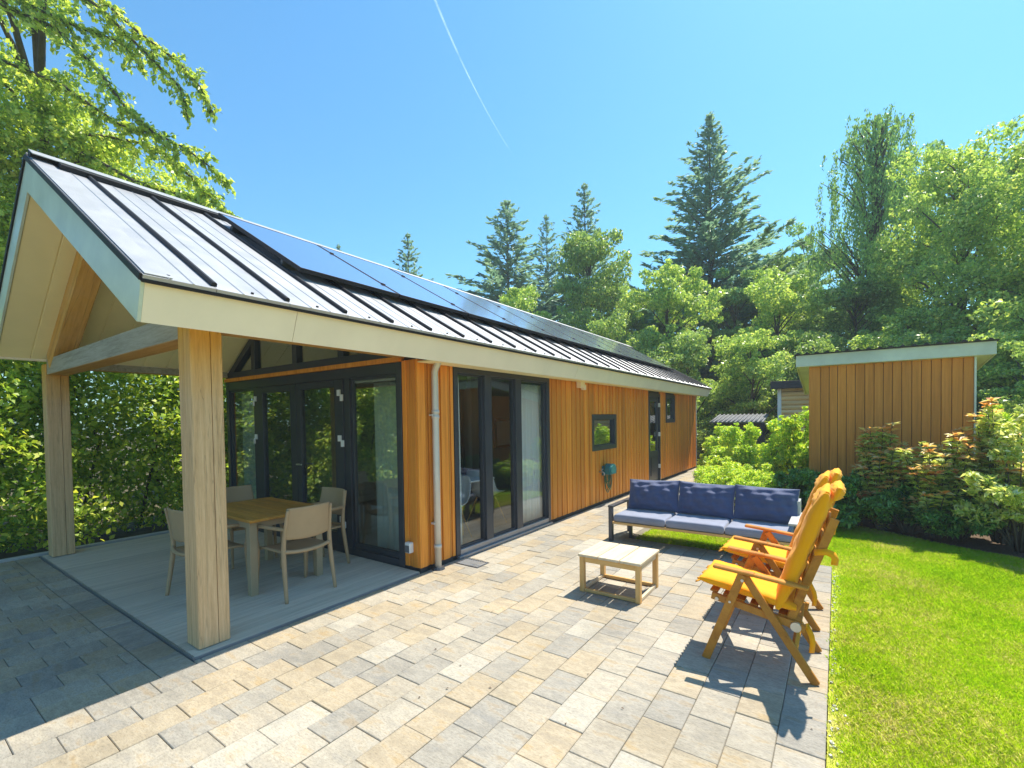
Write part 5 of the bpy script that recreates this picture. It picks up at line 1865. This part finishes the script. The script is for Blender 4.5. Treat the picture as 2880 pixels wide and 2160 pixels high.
# ---- big beech whose branches hang over the roof
bt = empty('overhanging_beech', (-8.3, -1.3, 0))
boff = np.array([-8.3, -1.3, 0])
LIMBS = [[[-6.68, -1.67, 9.15], [-6.04, -1.06, 8.55], [-5.51, -0.64, 7.92], [-5.07, -0.29, 7.51], [-4.78, -0.08, 7.1], [-4.61, 0.06, 6.63]],
         [[-6.64, -1.48, 8.86], [-6.01, -0.96, 8.32], [-5.38, -0.57, 7.55], [-4.96, -0.28, 7.03], [-4.84, -0.24, 6.53]],
         [[-6.74, -2.08, 8.04], [-6.33, -1.46, 7.85], [-5.84, -1.09, 7.22], [-5.47, -0.86, 6.62], [-5.18, -0.6, 6.25], [-4.86, -0.28, 6.04], [-4.63, 0.02, 5.77], [-4.45, 0.17, 5.51]],
         [[-6.75, -2.1, 7.21], [-6.33, -1.43, 7.01], [-5.96, -1.13, 6.67], [-5.58, -0.9, 6.36], [-5.28, -0.57, 6.27]],
         [[-6.66, -1.54, 6.36], [-6.01, -0.96, 6.3], [-5.6, -0.6, 6.22], [-5.18, -0.3, 5.92], [-4.89, -0.08, 5.54], [-4.61, 0.07, 5.22], [-4.41, 0.27, 4.98]],
         [[-6.28, -1.19, 6.03], [-5.64, -0.73, 5.58], [-5.34, -0.45, 5.46], [-5.03, -0.17, 5.36], [-4.87, -0.03, 5.22]],
         [[-6.74, -2.07, 8.46], [-6.37, -1.65, 8.02], [-6.08, -1.24, 7.88], [-5.77, -0.81, 7.79], [-5.49, -0.6, 7.36]]]
CROWN_AT = [(-7.18, -1.65, 6.95), (-6.91, -1.26, 6.97), (-7.2, -1.78, 6.07), (-6.92, -1.33, 6.26), (-6.63, -0.93, 6.34), (-7.16, -1.53, 5.49), (-6.66, -1.06, 5.68), (-7.03, -1.94, 4.86), (-6.38, -0.77, 5.56), (-6.72, -1.9, 4.23), (-7.23, -1.94, 7.31), (-6.54, -2.05, 3.46), (-7.67, -1.53, 8.76), (-6.41, -0.87, 5.91)]
def overhang():
    rng = np.random.default_rng(5)
    rs = random.Random(5)
    Ps, As, Ns, Ss = [], [], [], []
    br = []
    for L in LIMBS:
        pts = [Vector(p) for p in L]
        root = Vector((-8.3, -1.3, max(3.5, pts[0].z - 1.2)))
        br.append(([root - Vector(boff), (root.lerp(pts[0], 0.6) + Vector((0, 0, 0.3))) - Vector(boff)] + [p - Vector(boff) for p in pts],
                   [0.07, 0.045] + [0.024 * (1 - 0.85 * i / len(pts)) + 0.003 for i in range(len(pts))]))
        # twigs with leaves in two rows
        seg = []
        for i in range(len(pts) - 1):
            for k in range(9):
                seg.append((pts[i].lerp(pts[i + 1], k / 9), (pts[i + 1] - pts[i]).normalized(), (i + k / 9) / (len(pts) - 1)))
        for p, d, t in seg:
            for _ in range(2):
                ln = rs.uniform(0.15, 0.52) * (1.15 - 0.75 * t)
                dv = (d * rs.uniform(0.3, 1.0) + Vector((rs.gauss(0, 0.55), rs.gauss(0, 0.55), rs.gauss(-0.25, 0.45)))).normalized()
                e = p + dv * ln + Vector((0, 0, -0.12 * ln))
                br.append(([p - Vector(boff), e - Vector(boff)], [0.004, 0.0018]))
                m = int(ln / 0.030) + 3
                s = rng.random(m)
                Q = np.array(p)[None] + (np.array(e) - np.array(p))[None] * s[:, None] + rng.normal(0, 0.022, (m, 3))
                Ps.append(Q)
                As.append(np.array(dv)[None] * 0.8 + rng.normal(0, 0.6, (m, 3)) + np.array([0, 0, -0.35]))
                Ns.append(rng.normal(0, 0.55, (m, 3)) + np.array([0, 0, 1.0]))
                Ss.append(rng.uniform(0.06, 0.11, m))
    # the dense crown behind, at the left
    cl = []
    for _ in range(34):
        cl.append((rs.uniform(-9.6, -6.9), rs.uniform(-3.4, 0.9), rs.uniform(3.4, 6.6), rs.uniform(0.45, 0.9)))
    for c in list(cl):
        for _ in range(3):
            dv = Vector((rs.gauss(0, 1), rs.gauss(0, 1), rs.gauss(0, 0.8))).normalized() * c[3]
            cl.append((c[0] + dv.x, c[1] + dv.y, c[2] + dv.z * 0.9, c[3] * rs.uniform(0.25, 0.5)))
    for c in CROWN_AT:
        cl.append((*c, rs.uniform(0.34, 0.62)))
        for _ in range(2):
            cl.append((c[0] + rs.gauss(0, 0.4), c[1] + rs.gauss(0, 0.4), c[2] + rs.gauss(0, 0.35), rs.uniform(0.2, 0.4)))
    n = 82000
    P, d = crown_points(rng, n, cl)
    ok = ~((P[:, 0] > -6.35) & (P[:, 2] < 5.2))
    P, d = P[ok], d[ok]
    n = len(P)
    Ps.append(P); As.append(d * 0.4 + rand_dirs(n, rng) + np.array([0, 0, -0.4])); Ns.append(d * 0.3 + rand_dirs(n, rng) * 0.7 + np.array([0, 0, 0.9])); Ss.append(rng.uniform(0.06, 0.11, n))
    P, A, N_, S_ = (np.concatenate(q) for q in (Ps, As, Ns, Ss))
    V = leaves(P - boff, A, unit(N_), S_, 0.62)
    np_mesh('crown', V, 4, 'beech', bt)
    tp = [(0.05 * math.sin(i), 0.06 * math.cos(i), 8.2 * i / 8) for i in range(9)]
    trunk_mesh(tp, [0.19 * (1.05 - i / 9) for i in range(9)], br).build('trunk', 'bark', bt, True)
overhang()
tag(bt, 'beech tree at upper left with leafy branches hanging over the roof', 'tree')

# ---- shrubs between lawn and shed
def shrub_mesh(name, mat, seed, W, H, n, leaf, lobes=16, width=0.5, mat2=None, frac2=0.0, tops=None):
    rng = np.random.default_rng(seed)
    rs = random.Random(seed)
    cl = []
    for _ in range(lobes):
        a = rs.uniform(0, 6.283)
        q = math.sqrt(rs.random()) * W
        hmax = H * (1 - 0.45 * (q / W) ** 2)
        r_ = min(W, H) * rs.uniform(0.22, 0.36)
        cl.append((math.cos(a) * q * 0.8, math.sin(a) * q * 0.8, max(r_ * 0.6, rs.uniform(0.25, 0.95) * hmax - r_ * 0.5), r_))
    for c in list(cl):
        for _ in range(3):
            dv = Vector((rs.gauss(0, 1), rs.gauss(0, 1), rs.gauss(0.5, 0.7))).normalized() * c[3]
            cl.append((c[0] + dv.x, c[1] + dv.y, max(0.1, c[2] + dv.z), c[3] * rs.uniform(0.25, 0.5)))
    P, d = crown_points(rng, n, cl)
    P[:, 2] = np.abs(P[:, 2]) + 0.01
    ax = unit(d * 0.9 + rand_dirs(n, rng) * 0.8 + np.array([0, 0, 0.25]))
    nm = unit(rand_dirs(n, rng) * 0.8 + np.array([0, 0, 0.9]) + d * 0.3)
    V = leaves(P, ax, nm, rng.uniform(0.65, 1.35, n) * leaf, width)
    crown = np_mesh(name + '_foliage', V, 4, mat, add_obj=False)
    b = MB()
    for c in cl[:lobes]:
        b.tube([(c[0] * 0.15, c[1] * 0.15, 0), (c[0] * 0.5, c[1] * 0.5, c[2] * 0.55), (c[0], c[1], c[2])], [0.014, 0.009, 0.004], 6)
    return b.mesh(name + '_stems', 'bark', True), crown
GS = 'shrubs in the bed by the shed'
PN = ('stems', 'foliage')
s1 = shrub_mesh('s1', 'shrub_lime', 51, 0.62, 1.02, 9000, 0.055, 18, 0.42)
s2 = shrub_mesh('s2', 'shrub_dark', 52, 0.50, 1.0, 5200, 0.10, 16, 0.36)
s3 = shrub_mesh('s3', 'pale_shrub', 53, 0.62, 1.75, 7000, 0.085, 20, 0.42)
s4 = shrub_mesh('s4', 'shrub_lime', 54, 0.8, 1.5, 9000, 0.075, 20, 0.5)
plant('shrub', s1, (2.05, 5.95, 0), 'lime-green small-leaved shrub behind the left half of the sofa', 'shrub', GS, 0.0, (1.0, 0.9, 0.95), PN)
plant('shrub', s1, (2.62, 5.75, 0), 'lime-green small-leaved shrub behind the right half of the sofa', 'shrub', GS, 2.0, (0.9, 0.85, 0.98), PN)
plant('shrub', s1, (1.72, 7.1, 0), 'lime-green shrub beside the path near the side door', 'shrub', GS, 4.0, (0.85, 1.0, 0.95), PN)
plant('shrub', s2, (3.08, 5.35, 0), 'dark green shrub at the left corner of the shed', 'shrub', GS, 0.5, (0.80, 0.8, 1.0), PN)
plant('rhododendron', s2, (3.85, 4.95, 0), 'dark rhododendron with pointed leaves in front of the shed wall', 'shrub', GS, 1.6, (1.15, 0.95, 1.10), PN)
plant('rhododendron', s2, (4.45, 4.80, 0), 'dark rhododendron under the red-tipped bush', 'shrub', GS, 3.0, (1.1, 0.9, 1.0), PN)
plant('rhododendron', s2, (4.95, 4.62, 0), 'dark rhododendron at the foot of the wide red-tipped bush', 'shrub', GS, 4.4, (1.1, 0.85, 0.85), PN)
plant('shrub', s2, (3.45, 5.12, 0), 'dark green shrub just right of the left shed corner', 'shrub', GS, 5.2, (0.9, 0.8, 1.02), PN)
plant('shrub', s3, (5.42, 4.35, 0), 'tall pale-leaved shrub at the right edge of the bed', 'shrub', GS, 0.4, (0.95, 0.9, 1.0), PN)
plant('shrub', s3, (6.0, 5.2, 0), 'pale-leaved shrub right of the shed, behind the tallest one', 'shrub', GS, 2.4, (1.0, 1.0, 1.12), PN)
plant('shrub', s4, (5.95, 6.4, 0), 'light green bush beside the right shed corner', 'shrub', GS, 1.4, (0.9, 0.9, 1.35), PN)
# hedge of lime leaves between path and log cabin
for i, (x_, y_, s_, lab) in enumerate(((1.65, 8.9, 0.95, 'light green hedge bush nearest the far house corner'), (2.35, 8.5, 0.92, 'light green hedge bush in front of the tiled outhouse'), (3.0, 8.2, 0.98, 'light green hedge bush beside the log cabin post'), (1.25, 10.0, 0.9, 'light green hedge bush at the end of the path'))):
    plant('shrub', s4, (x_, y_, 0), lab, 'shrub', 'light green hedge bushes', i * 1.3, (0.95, 0.9, s_ * (1.08, 1.24, 1.3, 1.12)[i]), PN)
# red-tipped bush
def red_bush(loc, label, seed, W, H):
    rng = np.random.default_rng(seed)
    rs = random.Random(seed)
    o = empty('red_tipped_bush', loc)
    Pg, Ag, Pr, Ar = [], [], [], []
    b = MB()
    for i in range(64):
        a = rs.uniform(0, 6.283)
        q = W * math.sqrt(rs.random())
        h = H * rs.uniform(0.35, 1.0) * (1 - 0.3 * (q / W) ** 2)
        tip = Vector((math.cos(a) * q, math.sin(a) * q, h))
        b.tube([(tip.x * 0.2, tip.y * 0.2, 0), (tip.x * 0.6, tip.y * 0.6, h * 0.6), tip], [0.010, 0.007, 0.003], 5)
        up = (tip - Vector((tip.x * 0.6, tip.y * 0.6, h * 0.6))).normalized()
        # whorls of leaves down the shoot, red at the top
        for k in range(7):
            p = tip - up * (0.055 * k * H * 0.9)
            m = 11
            an = rng.uniform(0, 6.283, m)
            side = unit(np.stack([np.cos(an), np.sin(an), rng.uniform(-0.1, 0.75, m)], 1))
            Q = np.array(p)[None] + side * 0.05
            red = (k == 0 and rs.random() < 0.85) or (k == 1 and rs.random() < 0.12)
            (Pr if red else Pg).append(Q)
            (Ar if red else Ag).append(side)
    b.build('stems', 'bark', o)
    for P, A, mt, nm, sz in ((Pg, Ag, 'pale_shrub', 'foliage', 0.10), (Pr, Ar, 'red_leaf', 'young_leaves', 0.105)):
        P, A = np.concatenate(P), np.concatenate(A)
        n = len(P)
        V = leaves(P, A, unit(np.array([0, 0, 1.0]) + rng.normal(0, 0.4, (n, 3))), rng.uniform(0.7, 1.3, n) * sz, 0.36)
        np_mesh(nm, V, 4, mt, o)
    tag(o, label, 'shrub', 'bushes with red young leaves')
red_bush((4.18, 4.92, 0), 'bush with orange-red young leaves in front of the shed', 61, 0.30, 1.62)
red_bush((4.72, 4.72, 0), 'wide bush with orange-red tips right of the first one', 62, 0.45, 1.45)
red_bush((5.35, 4.75, 0), 'tall bush with orange-red tips beside the right shed corner', 63, 0.45, 1.85)

# ---- small things lying about
def litter():
    rng = np.random.default_rng(91)
    n = 70
    P = np.stack([rng.uniform(0.4, 3.6, n), rng.uniform(-2.6, 2.4, n), np.full(n, 0.006)], 1)
    a = rng.uniform(0, 6.28, n)
    V = leaves(P, np.stack([np.cos(a), np.sin(a), np.zeros(n)], 1), unit(np.array([0, 0, 1.0]) + rng.normal(0, 0.25, (n, 3))), rng.uniform(0.008, 0.024, n), 0.5)
    return np_mesh('fallen_leaves', V, 4, 'bark_mulch')
tag(litter(), 'scattered bits of dry leaf on the paving', 'leaves', kind='stuff')
pb = MB()
rs_ = random.Random(17)
for i in range(150):
    y_ = rs_.uniform(-1.3, 2.4)
    x_ = 3.632 + abs(rs_.gauss(0, 0.03))
    r_ = rs_.uniform(0.004, 0.012)
    q = [(math.cos(k * 1.047) * r_ * rs_.uniform(0.7, 1.2), math.sin(k * 1.047) * r_ * rs_.uniform(0.7, 1.2)) for k in range(6)]
    pb.prism([(x_ + u, y_ + v) for u, v in q], 'z', -0.03, -0.022 + r_)
tag(pb.build('edge_gravel', 'sofa_grey'), 'small pebbles in the bare strip between paving and lawn', 'gravel', kind='stuff')

# ---- contrail in the sky
ct_ = MB()
cp = np.array([3.663, -3.479, 1.65])
r0 = np.array([-0.745, 0.729, 0.999])
r1 = np.array([-0.71025, 0.74997, 0.90384])
r2 = np.array([-0.64467, 0.79067, 0.72317])
r3 = np.array([-0.57503, 0.83506, 0.57234])
pts_ = []
for k in range(13):
    t_ = k / 12 * 2
    a_, b_, w_ = (r1, r2, t_) if t_ < 1 else (r2, r3, t_ - 1)
    pts_.append(r1 * (1 - t_) * (2 - t_) / 2 + r2 * t_ * (2 - t_) + r3 * t_ * (t_ - 1) / 2)
pts_ = [r1 * 2 - pts_[4], ] + pts_
ct_.tube([cp + r * 6000 for r in pts_], [17] + [14 - 13.3 * k / 12 for k in range(13)], 10)
tag(ct_.build('contrail', 'contrail', None, True), 'thin white contrail running down the blue sky', 'contrail')

# ---- thin summer haze round the whole place
hz = MB().box(-270, 270, -270, 270, -1.1, 22.0)
def haze_mat():
    t = NT('summer_haze')
    v = t.n('VolumePrincipled')
    v.inputs['Color'].default_value = (0.86, 0.93, 1.0, 1)
    v.inputs['Density'].default_value = 0.0021
    v.inputs['Anisotropy'].default_value = 0.0
    t.l(v.outputs[0], t.out.inputs['Volume'])
    return t.m
hzo = hz.build('haze', haze_mat())
tag(hzo, 'thin bluish haze between the garden and the far trees', 'haze', kind='stuff')
